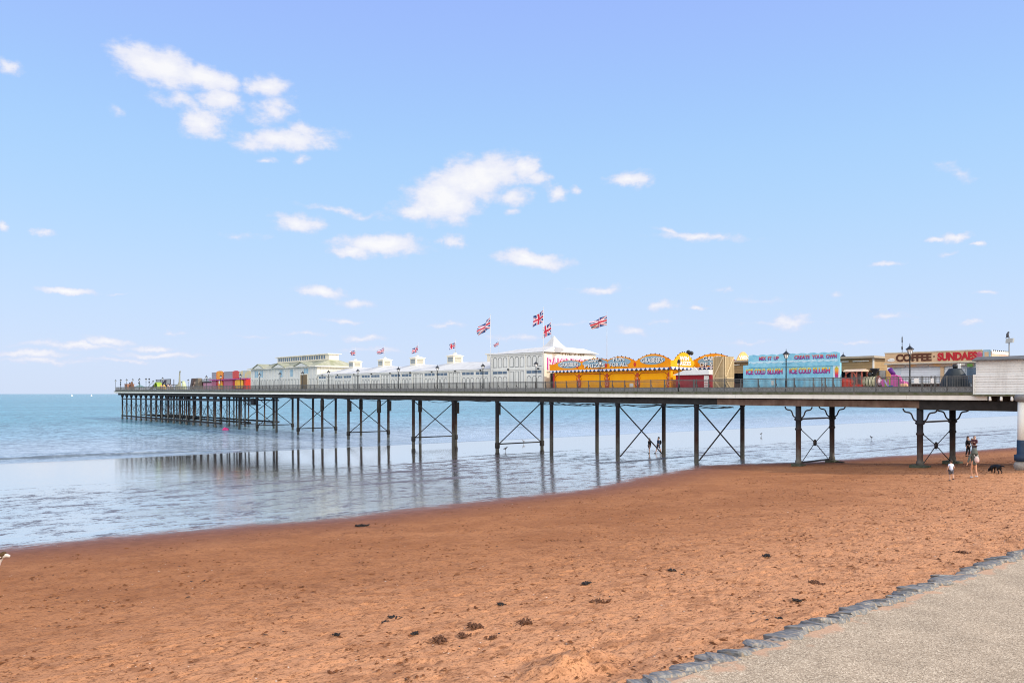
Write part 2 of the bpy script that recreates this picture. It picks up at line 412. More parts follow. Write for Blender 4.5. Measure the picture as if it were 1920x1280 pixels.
# ------------------------------------------------------------------ the beach: one sheet, dry sand to sea bed
def axis(parts):
    out = [parts[0][0]]
    for a, b, st in parts:
        n = max(1, int(round((b-a)/st)))
        out += list(np.linspace(a, b, n+1)[1:])
    return np.array(out)
ta = axis([(-14.35,-4,.055),(-4,6,.11),(6,22,.25),(22,80,.7),(80,210,8)])
wa = axis([(-260,-100,20),(-100,-60,2),(-60,-30,.075),(-30,-5,.16),(-5,40,.4),(40,120,3),(120,700,25)])
TT, WW = np.meshgrid(ta, wa, indexing='ij')
ZZ = np.interp(TT, PT, PZ)
TBW = [-300,-53.7,-42,-24.6,-13.5,-3.2,5.6,24.3,33,60,700]
TBT = [14.5,13.9,12.0,12.8,16.6,19.6,15.2,11,8.8,8,8]
tb = np.interp(WW, TBW, TBT)
shore = TT - tb + 0.9*fbm(WW, TT, 0.22, 4, 5)
dry = np.clip((3 - shore)/8, 0, 1)
upper = np.clip((-shore - 9)/10, 0, 1)
lump = fbm(TT, WW, 0.45, 3, 1)*0.035*dry + fbm(TT, WW, 2.3, 4, 2)*0.018*dry*(0.3+0.9*upper) + fbm(TT, WW, 6.0, 3, 9)*0.020*upper*np.clip(fbm(TT, WW, 0.7, 3, 77)*2+.6, .1, 1.4)
rd = np.abs(fbm(TT, WW, 1.7, 4, 3))
lump -= 0.03*np.clip(0.12-rd, 0, .12)/0.12*dry*(0.25+upper)
rng = np.random.default_rng(3)
def dimple(t0, w0, r, d, el=1.0, ang=0.0):
    i0, i1 = np.searchsorted(ta, [t0-2*r, t0+2*r]); j0, j1 = np.searchsorted(wa, [w0-2*r, w0+2*r])
    if i1 <= i0 or j1 <= j0: return
    a = TT[i0:i1, j0:j1]-t0; b = WW[i0:i1, j0:j1]-w0
    c, s = math.cos(ang), math.sin(ang)
    q = np.sqrt(((a*c+b*s)/el)**2 + (-a*s+b*c)**2)/r
    lump[i0:i1, j0:j1] += -d*np.exp(-(q*1.6)**2) + 0.45*d*np.exp(-((q-1.05)*3.2)**2)
for k in range(4200):
    t0 = -14.2 + 20*rng.random()**1.8; w0 = rng.uniform(-60, -5)
    if k % 5 == 0: w0 = rng.uniform(-60, 35)
    dimple(t0, w0, rng.uniform(.05, .10), rng.uniform(.012, .042), rng.uniform(1.2, 2), rng.uniform(0, 3.14))
for k in range(9):                   # trodden trails of footprints along the beach
    t0 = rng.uniform(-13, 6); w0 = -60; dr = rng.uniform(-.12, .12)
    while w0 < 30:
        w0 += 0.62; t0 += dr*.62 + rng.normal(0, .03)
        dimple(t0 + (.11 if int(w0/.62) % 2 else -.11), w0, .10, .03, 1.8, 1.57)
md = ground(1065, 1246); tm = -((md.x-P0[0])*CS + (md.y-P0[1])*SN); wm = (md.x-P0[0])*-SN + (md.y-P0[1])*CS
qq = np.sqrt(((TT-tm)/.55)**2 + ((WW-wm)/.8)**2)
lump += np.exp(-qq**2*1.3)*(0.20 + 0.30*fbm(TT, WW, 3.6, 4, 21)) - 0.07*np.exp(-((qq-1.35)*2.2)**2)
edge = np.clip((TT+14.35)/0.6, 0, 1)
ripple = fbm(TT*1.0, WW*0.35, 1.4, 4, 8)*0.012*(1-dry)*np.clip((60-TT)/25, 0, 1)
ZZ = ZZ + lump*(.3+.7*edge) + ripple
nx, ny = TT.shape
me = bpy.data.meshes.new('beach')
me.vertices.add(nx*ny)
me.vertices.foreach_set('co', np.stack([-TT, WW, ZZ], -1).ravel())
ii = np.arange(nx*ny).reshape(nx, ny)
qd = np.stack([ii[:-1,:-1], ii[:-1,1:], ii[1:,1:], ii[1:,:-1]], -1).reshape(-1, 4)
me.loops.add(qd.size); me.loops.foreach_set('vertex_index', qd.ravel())
me.polygons.add(len(qd)); me.polygons.foreach_set('loop_start', np.arange(0, qd.size, 4)); me.polygons.foreach_set('loop_total', np.full(len(qd), 4))
me.polygons.foreach_set('use_smooth', np.ones(len(qd), bool))
me.update(); me.validate()
at = me.attributes.new('shore', 'FLOAT', 'POINT'); at.data.foreach_set('value', shore.ravel().astype('f'))
if me.polygons[0].normal.z < 0: me.flip_normals()
beach = bpy.data.objects.new('beach', me); C.objects.link(beach)
beach.location = (P0[0], P0[1], 0); beach.rotation_euler = (0, 0, TH); tag(beach, kind='structure')

def beach_mat():
    m = bpy.data.materials.new('red_sand'); t, N, L = nt(m); N.remove(N['Principled BSDF']); out = N['Material Output']
    def M(op, a, b=None, c=None, clamp=False):
        n = N.new('ShaderNodeMath'); n.operation = op; n.use_clamp = clamp
        for i, v in enumerate((a, b, c)):
            if v is None: continue
            if isinstance(v, (int, float)): n.inputs[i].default_value = v
            else: L.new(v, n.inputs[i])
        return n.outputs[0]
    def R(v, a, b, c=0.0, d=1.0, smooth=True):
        n = N.new('ShaderNodeMapRange'); n.interpolation_type = 'SMOOTHSTEP' if smooth else 'LINEAR'
        L.new(v, n.inputs['Value']); n.inputs['From Min'].default_value = a; n.inputs['From Max'].default_value = b
        n.inputs['To Min'].default_value = c; n.inputs['To Max'].default_value = d
        return n.outputs[0]
    tc = N.new('ShaderNodeTexCoord'); P = tc.outputs['Object']
    def noise(sc, det=4, ro=.6, st=(1,1,1), off=0.0):
        mp = N.new('ShaderNodeMapping'); mp.inputs['Scale'].default_value = st; mp.inputs['Location'].default_value = (off, off*.7, 0); L.new(P, mp.inputs['Vector'])
        n = N.new('ShaderNodeTexNoise'); n.inputs['Scale'].default_value = sc; n.inputs['Detail'].default_value = det; n.inputs['Roughness'].default_value = ro
        L.new(mp.outputs[0], n.inputs['Vector']); return n.outputs['Fac']
    def mix(f, a, b, bt='MIX'):
        n = N.new('ShaderNodeMixRGB'); n.blend_type = bt
        for i, v in enumerate((f, a, b)):
            if isinstance(v, (int, float)): n.inputs[i].default_value = v
            elif isinstance(v, tuple): n.inputs[i].default_value = (*v, 1)
            else: L.new(v, n.inputs[i])
        return n.outputs[0]
    at = N.new('ShaderNodeAttribute'); at.attribute_name = 'shore'; s = at.outputs['Fac']
    # dry sand
    c = mix(R(noise(.35, 5, .65), .35, .65), (.375,.156,.060), (.480,.212,.086))
    up = R(s, -26, -12, 1.0, 0.0)
    c = mix(up, c, (.69,.345,.168))
    c = mix(M('MULTIPLY', R(noise(1.6, 6, .7, (1,1,1), 3), .48, .64), .5), c, (.26,.105,.042))
    c = mix(M('MULTIPLY', R(noise(10, 6, .72, (1.3,.6,1), 9), .53, .61), .72), c, (.17,.066,.024))
    c = mix(R(noise(120, 2, .5), .3, .7, 0, .3), c, (.66,.34,.2), 'MULTIPLY')
    c = mix(M('MULTIPLY', R(noise(11, 3, .6, (1.2,.6,1), 31), .655, .69), .85), c, (.08,.036,.016))
    c = mix(M('MULTIPLY', R(noise(24, 4, .65, (1.1,.8,1), 51), .53, .63), .6), c, (.18,.070,.025))
    vo = N.new('ShaderNodeTexVoronoi'); vo.inputs['Scale'].default_value = 5.5; L.new(P, vo.inputs['Vector'])
    wn = N.new('ShaderNodeSeparateColor'); L.new(vo.outputs['Color'], wn.inputs[0])
    fl = M('MULTIPLY', M('LESS_THAN', vo.outputs['Distance'], .085), M('GREATER_THAN', wn.outputs[0], .80))
    fl = M('MULTIPLY', fl, R(noise(.3, 3, .6, (1,1,1), 12), .42, .58))
    c = mix(M('MULTIPLY', fl, .8), c, (.80,.70,.58))
    damp = R(s, -6.5, -.3)
    c = mix(damp, c, mix(R(noise(2.5, 5), .3, .7), (.175,.068,.038), (.245,.100,.055)))
    dif = N.new('ShaderNodeBsdfPrincipled'); L.new(c, dif.inputs['Base Color'])
    L.new(R(s, -3, .5, .85, .42), dif.inputs['Roughness']); dif.inputs['Specular IOR Level'].default_value = .12
    bp = N.new('ShaderNodeBump'); bp.inputs['Strength'].default_value = 1.0; bp.inputs['Distance'].default_value = .045
    hb = M('ADD', noise(7, 6, .72, (1.3,.6,1), 9), M('MULTIPLY', noise(34, 4, .65), .45))
    L.new(hb, bp.inputs['Height']); L.new(bp.outputs[0], dif.inputs['Normal'])
    # wet sand: dark film of water over red sand
    pud = noise(.85, 7, .68, (1, .7, 1), 5); pud2 = noise(3.2, 6, .75, (1,.8,1), 15); pud3 = noise(10, 4, .7, (1,.8,1), 35)
    pz = M('ADD', M('ADD', M('MULTIPLY', pud, .45), M('MULTIPLY', pud2, .35)), M('MULTIPLY', pud3, .20))
    calm = R(s, 22, 42)                                   # standing film of water further out
    bars = R(noise(.16, 4, .6, (2.2,.10,1), 60), .585, .64)
    nearw = R(s, 6, 20)
    msk = R(M('ADD', M('ADD', pz, M('MULTIPLY', calm, .20)), M('ADD', M('MULTIPLY', bars, -.08), M('MULTIPLY', nearw, -.012))), .436, .492)
    wd = N.new('ShaderNodeBsdfDiffuse'); L.new(mix(msk, (.075,.05,.055), (.24,.215,.21)), wd.inputs['Color'])
    gl = N.new('ShaderNodeBsdfGlossy'); gl.inputs['Color'].default_value = (1,.985,.935,1)
    L.new(M('ADD', M('MULTIPLY', M('SUBTRACT', 1.0, msk), .18), M('MULTIPLY_ADD', R(s, 14, 40), -.10, .14)), gl.inputs['Roughness'])
    b2 = N.new('ShaderNodeBump'); b2.inputs['Distance'].default_value = .02
    L.new(M('MULTIPLY_ADD', calm, -.07, .21), b2.inputs['Strength'])
    L.new(M('ADD', M('MULTIPLY', pz, 1.0), M('MULTIPLY', noise(2.6, 5, .68, (1.2,.75,1), 25), 1.2)), b2.inputs['Height'])
    L.new(b2.outputs[0], gl.inputs['Normal'])
    fr = N.new('ShaderNodeFresnel'); fr.inputs['IOR'].default_value = 1.9; L.new(b2.outputs[0], fr.inputs['Normal'])
    fac = M('MULTIPLY', M('MULTIPLY', fr.outputs[0], 1.9, clamp=True), R(msk, 0, 1, .24, .97, False), clamp=True)
    wet = N.new('ShaderNodeMixShader'); L.new(fac, wet.inputs[0]); L.new(wd.outputs[0], wet.inputs[1]); L.new(gl.outputs[0], wet.inputs[2])
    mx = N.new('ShaderNodeMixShader')
    L.new(R(M('ADD', s, M('MULTIPLY', M('SUBTRACT', noise(2.2, 6, .7, (1,.4,1), 40), .5), 4.0)), -.4, 1.6), mx.inputs[0])
    L.new(dif.outputs[0], mx.inputs[1]); L.new(wet.outputs[0], mx.inputs[2])
    L.new(mx.outputs[0], out.inputs['Surface'])
    return m
me.materials.append(beach_mat())

# ------------------------------------------------------------------ the sea
def sea_mat():
    m = bpy.data.materials.new('sea_water'); t, N, L = nt(m); N.remove(N['Principled BSDF']); out = N['Material Output']
    tc = N.new('ShaderNodeTexCoord'); P = tc.outputs['Object']
    def noise(sc, det, st, off=0):
        mp = N.new('ShaderNodeMapping'); mp.inputs['Scale'].default_value = st; mp.inputs['Location'].default_value = (off, off, 0); L.new(P, mp.inputs['Vector'])
        n = N.new('ShaderNodeTexNoise'); n.inputs['Scale'].default_value = sc; n.inputs['Detail'].default_value = det; n.inputs['Roughness'].default_value = .62
        L.new(mp.outputs[0], n.inputs['Vector']); return n.outputs['Fac']
    sp = N.new('ShaderNodeSeparateXYZ'); L.new(P, sp.inputs[0])
    def M(op, a, b):
        n = N.new('ShaderNodeMath'); n.operation = op
        for i, v in enumerate((a, b)):
            if isinstance(v, (int, float)): n.inputs[i].default_value = v
            else: L.new(v, n.inputs[i])
        return n.outputs[0]
    mr = N.new('ShaderNodeMapRange'); mr.interpolation_type = 'SMOOTHSTEP'; L.new(sp.outputs[0], mr.inputs['Value'])
    mr.inputs['From Min'].default_value = -71; mr.inputs['From Max'].default_value = -230
    rp = N.new('ShaderNodeValToRGB'); L.new(mr.outputs[0], rp.inputs['Fac']); e = rp.color_ramp.elements
    e[0].color = (.38,.43,.46,1); e[0].position = 0; e[1].color = (.14,.335,.395,1); e[1].position = 1
    x = e.new(.25); x.color = (.25,.385,.455,1)
    big = noise(.02, 4, (1.4,.35,1)); r2 = N.new('ShaderNodeMapRange'); L.new(big, r2.inputs['Value']); r2.inputs['From Min'].default_value = .35; r2.inputs['From Max'].default_value = .65; r2.inputs['To Min'].default_value = .8; r2.inputs['To Max'].default_value = 1.15
    cm = N.new('ShaderNodeMixRGB'); cm.blend_type = 'MULTIPLY'; cm.inputs[0].default_value = 1; L.new(rp.outputs[0], cm.inputs[1])
    rip = M('ADD', M('MULTIPLY', noise(.40, 6, (1.1,.8,1), 17), .5), M('MULTIPLY', noise(1.25, 5, (.7,1.1,1), 27), .5)); r4 = N.new('ShaderNodeMapRange'); L.new(rip, r4.inputs['Value']); r4.inputs['From Min'].default_value = .43; r4.inputs['From Max'].default_value = .56; r4.inputs['To Min'].default_value = .45; r4.inputs['To Max'].default_value = 1.22
    L.new(M('MULTIPLY', r2.outputs[0], r4.outputs[0]), cm.inputs[2])
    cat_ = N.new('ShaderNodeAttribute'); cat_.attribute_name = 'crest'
    ck_ = N.new('ShaderNodeMixRGB'); L.new(cat_.outputs['Fac'], ck_.inputs[0]); L.new(cm.outputs[0], ck_.inputs[1]); ck_.inputs[2].default_value = (.10,.13,.15,1)  # shade of the wave fronts painted into the water colour
    d = N.new('ShaderNodeBsdfDiffuse'); L.new(ck_.outputs[0], d.inputs['Color'])
    g = N.new('ShaderNodeBsdfGlossy'); g.inputs['Roughness'].default_value = .12; g.inputs['Color'].default_value = (.92,.96,1,1)
    bp = N.new('ShaderNodeBump'); bp.inputs['Distance'].default_value = .25
    st = N.new('ShaderNodeMapRange'); L.new(sp.outputs[0], st.inputs['Value']); st.inputs['From Min'].default_value = -72; st.inputs['From Max'].default_value = -105; st.inputs['To Min'].default_value = .12; st.inputs['To Max'].default_value = .55
    L.new(st.outputs[0], bp.inputs['Strength'])
    h = M('ADD', M('MULTIPLY', noise(.32, 5, (1.3,.7,1), 3), 1.6), M('ADD', noise(.9, 5, (1.3,.6,1)), M('MULTIPLY', noise(3.5, 3, (1.2,.7,1), 5), .3)))
    L.new(h, bp.inputs['Height']); L.new(bp.outputs[0], g.inputs['Normal'])
    fr = N.new('ShaderNodeFresnel'); fr.inputs['IOR'].default_value = 1.33; L.new(bp.outputs[0], fr.inputs['Normal'])
    f1 = N.new('ShaderNodeMapRange'); L.new(sp.outputs[0], f1.inputs['Value']); f1.inputs['From Min'].default_value = -72; f1.inputs['From Max'].default_value = -120; f1.inputs['To Min'].default_value = 1.1; f1.inputs['To Max'].default_value = .55
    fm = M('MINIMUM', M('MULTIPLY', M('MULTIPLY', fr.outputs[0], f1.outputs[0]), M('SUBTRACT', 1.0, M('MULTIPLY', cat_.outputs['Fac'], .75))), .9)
    mx = N.new('ShaderNodeMixShader'); L.new(fm, mx.inputs[0]); L.new(d.outputs[0], mx.inputs[1]); L.new(g.outputs[0], mx.inputs[2])
    L.new(mx.outputs[0], out.inputs['Surface'])
    return m
tsea = axis([(70.5,78,.3),(78,110,1),(110,300,10),(300,2000,170),(2000,30000,4000)])
wsea = axis([(-30000,-2000,4000),(-2000,-200,200),(-200,-90,8),(-90,120,1.5),(120,400,10),(400,2000,200),(2000,30000,4000)])
ST, SW = np.meshgrid(tsea, wsea, indexing='ij')
cr = 77.5 + 1.6*fbm(SW, SW*0, .05, 3, 4) - 0.02*np.clip(SW+40, -60, 200)
amp = np.clip(.5 + fbm(SW, SW*0, .03, 2, 14), .1, 1)*np.clip((20-SW)/50, .15, 1)
SZ = 0.30*amp*np.exp(-((ST-cr)/.45)**2) + 0.12*amp*np.exp(-((ST-cr-6)/.9)**2)
n1, n2 = ST.shape
ms_ = bpy.data.meshes.new('sea'); ms_.vertices.add(n1*n2); ms_.vertices.foreach_set('co', np.stack([-ST, SW, SZ], -1).ravel())
ii = np.arange(n1*n2).reshape(n1, n2); qd = np.stack([ii[:-1,:-1], ii[:-1,1:], ii[1:,1:], ii[1:,:-1]], -1).reshape(-1, 4)
ms_.loops.add(qd.size); ms_.loops.foreach_set('vertex_index', qd.ravel()); ms_.polygons.add(len(qd))
ms_.polygons.foreach_set('loop_start', np.arange(0, qd.size, 4)); ms_.polygons.foreach_set('loop_total', np.full(len(qd), 4)); ms_.polygons.foreach_set('use_smooth', np.ones(len(qd), bool))
ms_.update(); ms_.validate(); ca = ms_.attributes.new('crest', 'FLOAT', 'POINT')
crest_shade = np.exp(-((ST-cr+.55)/.38)**2)*np.clip(amp*1.8, 0, 1) + .5*np.exp(-((ST-cr-5.4)/.6)**2)*np.clip(amp*1.6, 0, 1) + .8*np.exp(-((ST-72.6-.5*fbm(SW, SW*0, .12, 3, 8))/.3)**2)*np.clip((SW+30)/40, 0, 1)  # mask for the painted shade along the wave fronts
ca.data.foreach_set('value', np.clip(crest_shade, 0, 1).ravel().astype('f')); ms_.materials.append(sea_mat())
if ms_.polygons[0].normal.z < 0: ms_.flip_normals()
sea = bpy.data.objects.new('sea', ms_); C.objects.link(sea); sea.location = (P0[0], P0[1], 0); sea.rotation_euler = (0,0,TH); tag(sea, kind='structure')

# ------------------------------------------------------------------ the promenade and its slate edging
def prom_mat():
    m = bpy.data.materials.new('exposed_aggregate'); t, N, L = nt(m); b = N['Principled BSDF']
    tc = N.new('ShaderNodeTexCoord'); P = tc.outputs['Object']
    vo = N.new('ShaderNodeTexVoronoi'); vo.inputs['Scale'].default_value = 62; L.new(P, vo.inputs['Vector'])
    sc = N.new('ShaderNodeSeparateColor'); L.new(vo.outputs['Color'], sc.inputs[0])
    rp = N.new('ShaderNodeValToRGB'); e = rp.color_ramp.elements
    cols = [(0,(.22,.165,.11)),(.25,(.36,.275,.185)),(.55,(.43,.33,.225)),(.8,(.50,.39,.27)),(1,(.68,.56,.40))]
    while len(e) < len(cols): e.new(.5)
    for i,(p,c) in enumerate(cols): e[i].position = p; e[i].color = (*c,1)
    L.new(sc.outputs[0], rp.inputs['Fac'])
    no = N.new('ShaderNodeTexNoise'); no.inputs['Scale'].default_value = 1.2; no.inputs['Detail'].default_value = 6; L.new(P, no.inputs['Vector'])
    mr = N.new('ShaderNodeMapRange'); L.new(no.outputs['Fac'], mr.inputs['Value']); mr.inputs['From Min'].default_value = .3; mr.inputs['From Max'].default_value = .7; mr.inputs['To Min'].default_value = .82; mr.inputs['To Max'].default_value = 1.08
    mx = N.new('ShaderNodeMixRGB'); mx.blend_type = 'MULTIPLY'; mx.inputs[0].default_value = 1; L.new(rp.outputs[0], mx.inputs[1]); L.new(mr.outputs[0], mx.inputs[2])
    sp = N.new('ShaderNodeSeparateXYZ'); L.new(P, sp.inputs[0])       # blown sand near the edging
    n3 = N.new('ShaderNodeTexNoise'); n3.inputs['Scale'].default_value = 2.5; n3.inputs['Detail'].default_value = 6; L.new(P, n3.inputs['Vector'])
    ad = N.new('ShaderNodeMath'); ad.operation = 'MULTIPLY_ADD'; L.new(n3.outputs['Fac'], ad.inputs[0]); ad.inputs[1].default_value = -1.4; L.new(sp.outputs[0], ad.inputs[2])
    m3 = N.new('ShaderNodeMapRange'); L.new(ad.outputs[0], m3.inputs['Value']); m3.inputs['From Min'].default_value = 14.6-.7; m3.inputs['From Max'].default_value = 13.75; m3.inputs['To Max'].default_value = .7
    mz = N.new('ShaderNodeMixRGB'); L.new(m3.outputs[0], mz.inputs[0]); L.new(mx.outputs[0], mz.inputs[1]); mz.inputs[2].default_value = (.52,.30,.18,1)
    L.new(mz.outputs[0], b.inputs['Base Color']); b.inputs['Roughness'].default_value = .85; b.inputs['Specular IOR Level'].default_value = .1
    bp = N.new('ShaderNodeBump'); bp.inputs['Strength'].default_value = .5; bp.inputs['Distance'].default_value = .006; L.new(vo.outputs['Distance'], bp.inputs['Height']); L.new(bp.outputs[0], b.inputs['Normal'])
    return m
PZ_ = 3.30
pm = MB(); pm.add([(14.42,-400,PZ_),(80,-400,PZ_),(80,60,PZ_),(14.42,60,PZ_)], [(0,1,2,3)])
prom = pm.build('promenade', prom_mat()); prom.location = (P0[0], P0[1], 0); prom.rotation_euler = (0,0,TH); tag(prom, kind='structure')

def slate_mat():
    m = mat('slate', (.30,.285,.26), .8, .3, 2.6, bump=.9, col2=(.085,.09,.095), stretch=(1,6,6))
    t, N, L = nt(m); b = N['Principled BSDF']; src = b.inputs['Base Color'].links[0].from_socket
    tc = N.new('ShaderNodeTexCoord'); mp = N.new('ShaderNodeMapping'); mp.inputs['Scale'].default_value = (1.5,7,3); mp.inputs['Location'].default_value = (5,5,5); L.new(tc.outputs['Object'], mp.inputs[0])
    n = N.new('ShaderNodeTexNoise'); n.inputs['Scale'].default_value = 3; n.inputs['Detail'].default_value = 6; L.new(mp.outputs[0], n.inputs[0])
    r = N.new('ShaderNodeMapRange'); L.new(n.outputs['Fac'], r.inputs[0]); r.inputs['From Min'].default_value = .52; r.inputs['From Max'].default_value = .66; r.inputs['To Max'].default_value = .75
    x = N.new('ShaderNodeMixRGB'); L.new(r.outputs[0], x.inputs[0]); L.new(src, x.inputs[1]); x.inputs[2].default_value = (.50,.36,.22,1); L.new(x.outputs[0], b.inputs['Base Color'])
    return m
slate = slate_mat()
mortar = mat('sandy_mortar', (.40,.26,.16), .9, .35, 6, bump=.6, col2=(.22,.19,.17))
ed = empty('stone_edging', W(14.2, -46, 3.0), TH, 'uneven kerb of grey laid slate stones between the sand and the promenade', 'kerb')
mb = MB(); mb.prism([(-.28,-.1),(.30,-.1),(.30,.29),(-.05,.268),(-.26,.13)], -16, 40)
o = mb.build('mortar_bed', mortar, ed); o.rotation_euler = (0,0,0)
rs = random.Random(5); yy = -9.0; cnt = 0
while yy < 24 and cnt < 98:
    wd_ = rs.uniform(.16, .48); ln_ = rs.uniform(.22, .31); hh = rs.uniform(.055, .085)
    for part in range(1 if rs.random() < .8 else 2):
        bm = bmesh.new(); bmesh.ops.create_cube(bm, size=2); bmesh.ops.subdivide_edges(bm, edges=bm.edges, cuts=3, use_grid_fill=True)
        sd_ = rs.random()*100
        L_ = ln_ if part == 0 and rs.random() < .7 else ln_*.55
        ox = rs.uniform(-.03, .05) + (0 if part == 0 else -.18)
        for v in bm.verts:
            p = v.co.copy(); q = p.length; sph = p.normalized()*1.25
            p = p.lerp(sph, .45)
            nz = Vector((math.sin(p.x*3+sd_)+math.sin(p.y*4.3+sd_*2), math.sin(p.y*3.7+sd_)+math.sin(p.z*5+sd_), math.sin(p.x*4+p.y*3+sd_*3)))*.07
            p += nz
            v.co = Vector((p.x*L_, p.y*wd_*.56, p.z*hh))
        sme = bpy.data.meshes.new('stone'); bm.to_mesh(sme); bm.free(); sme.materials.append(slate)
        so_ = bpy.data.objects.new('stone', sme); C.objects.link(so_); so_.parent = ed
        so_.location = (ox, yy+wd_/2, .235 + rs.uniform(-.025,.012) + (-.04 if ox < -.1 else 0)); so_.rotation_euler = (rs.uniform(-.12,.12), rs.uniform(-.30,-.12), rs.uniform(-.75,-.2)); cnt += 1
    yy += wd_*.93
# ------------------------------------------------------------------ the pier
pier = empty('pier', W(0, 0, deckz(0)), TH, 'long Victorian pleasure pier on iron legs running out over the beach and sea', 'pier')
XR = 26.0; XL = T(215, -.6)
def G(x, y): return max(bz(-x), -1.0) - 6.85     # ground below the deck, pier local z
deckm = boards('deck_boards', (.20,.17,.14), .18, 'X', .5)
moss = mat('mossy_deck_edge', (.16,.15,.12), .9, .4, 2.5, col2=(.07,.085,.03), bump=.4)
fascm = mat('cream_fascia', (.82,.79,.70), .6, .10, .9, dirt=.16)
rustg = mat('rusty_girder', (.20,.135,.10), .8, .4, 1.3, col2=(.09,.05,.035), dirt=.5, stretch=(1,1,.6))
pilem = mat('weathered_pile', (.075,.062,.056), .75, .4, 1.6, col2=(.055,.022,.015), bump=.4, stretch=(1,1,.4))
def pile_mat():
    m = pilem; t, N, L = nt(m); b = N['Principled BSDF']; src = b.inputs['Base Color'].links[0].from_socket
    tc = N.new('ShaderNodeTexCoord'); sp = N.new('ShaderNodeSeparateXYZ'); L.new(tc.outputs['Object'], sp.inputs[0])
    n = N.new('ShaderNodeTexNoise'); n.inputs['Scale'].default_value = 1.5; L.new(tc.outputs['Object'], n.inputs[0])
    a = N.new('ShaderNodeMath'); a.operation = 'MULTIPLY_ADD'; L.new(n.outputs['Fac'], a.inputs[0]); a.inputs[1].default_value = 2.5; L.new(sp.outputs[2], a.inputs[2])
    def band(lo, hi):
        r = N.new('ShaderNodeMapRange'); L.new(a.outputs[0], r.inputs[0]); r.inputs['From Min'].default_value = lo; r.inputs['From Max'].default_value = hi; return r.outputs[0]
    x1 = N.new('ShaderNodeMixRGB'); L.new(band(-1.2, -2.4), x1.inputs[0]); x1.inputs[1].default_value = (.022,.022,.027,1); L.new(src, x1.inputs[2])
    x2 = N.new('ShaderNodeMixRGB'); L.new(band(-2.8, -4.0), x2.inputs[0]); L.new(x1.outputs[0], x2.inputs[1])
    n3 = N.new('ShaderNodeTexNoise'); n3.inputs['Scale'].default_value = 5; n3.inputs['Detail'].default_value = 5; L.new(tc.outputs['Object'], n3.inputs[0])
    r3 = N.new('ShaderNodeMixRGB'); L.new(n3.outputs['Fac'], r3.inputs[0]); r3.inputs[1].default_value = (.05,.055,.05,1); r3.inputs[2].default_value = (.20,.185,.16,1)
    L.new(r3.outputs[0], x2.inputs[2]); L.new(x2.outputs[0], b.inputs['Base Color'])
pile_mat()
mb = MB()
for i in range(25):
    a = XL + (XR-XL)*i/25; b = XL + (XR-XL)*(i+1)/25
    mb.box(a, b, -.6, 9.2, -.12, 0)
XH = -134.0                                       # the head starts here and is wider on the far side
mb.box(XL, XH, 9.2, 14.5, -.12, -.003)
mb.build('deck', deckm, pier, slope=True)
XF = T(1851, -.75)
mb = MB(); mb.box(XL-.3, XR, -.76, -.6, -.05, .14); mb.build('deck_edge', moss, pier, slope=True)
mb = MB(); xs = XL-.1
cuts = [XL-.1] + [T(p, -.72) for p in (480, 640, 720, 830, 930, 1030, 1120, 1250, 1379, 1545, 1700)] + [XF]
for a, b in zip(cuts[:-1], cuts[1:]): mb.box(a+.008, b-.008, -.72, -.665, -.375, -.055)
mb.build('fascia', fascm, pier, slope=True)
# girders
XG = T(1345, -.3)
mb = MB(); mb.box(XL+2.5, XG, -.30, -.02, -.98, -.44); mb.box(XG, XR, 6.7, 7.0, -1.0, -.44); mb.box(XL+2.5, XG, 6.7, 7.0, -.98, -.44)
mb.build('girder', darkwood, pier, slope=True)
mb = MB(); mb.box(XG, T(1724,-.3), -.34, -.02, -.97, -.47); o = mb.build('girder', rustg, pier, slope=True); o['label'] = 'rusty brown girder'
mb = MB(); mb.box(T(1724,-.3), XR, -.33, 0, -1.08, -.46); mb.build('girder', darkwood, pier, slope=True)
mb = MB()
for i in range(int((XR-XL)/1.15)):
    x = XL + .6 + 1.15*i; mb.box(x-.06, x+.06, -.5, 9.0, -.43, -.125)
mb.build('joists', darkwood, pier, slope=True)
# legs
NEAR = [1725,1497,1304.5,1158,1033.2,931.5,846.5,774.8,711.3,654.2,605,560,520,482.8,450.2]
FAR = [1786,1560,1393.3,1244.7,1120.3,1017.3,935.2,855,787,727.3,676,628.5,585.3,548,512]
def dz(x): return -.003*x
def leg(x, y, r, kind, zb):
    mb = MB(); top = -.95 + dz(x)
    if kind == 'cast':
        mb.lathe([(r*1.25,zb+.1),(r*1.25,zb+.42),(r,zb+.5),(r,-2.9+dz(x)),(r*1.3,-2.84+dz(x)),(r*1.3,-2.76+dz(x)),(r*1.06,-2.68+dz(x)),(r*1.05,-2.15+dz(x)),(r*1.6,-2.06+dz(x)),(r*1.6,-1.98+dz(x)),(r*1.1,-1.9+dz(x)),(r*1.1,top)], 14, (x,y,0))
    elif kind == 'head':
        mb.lathe([(r*1.5,zb),(r*1.5,zb+.7),(r,zb+.9),(r,-2.2+dz(x)),(r*1.5,-2.1+dz(x)),(r,-2.0+dz(x)),(r*1.1,-1.7+dz(x)),(r*2.3,-1.0+dz(x)),(r*2.3,top+.1)], 10, (x,y,0))
    else:
        mb.lathe([(r,zb-.4),(r,top-.3),(r*1.2,top-.28),(r*1.2,top)], 14, (x,y,0))
    return mb.build('pile', pilem, pier)
rods = navy
XN = []; 
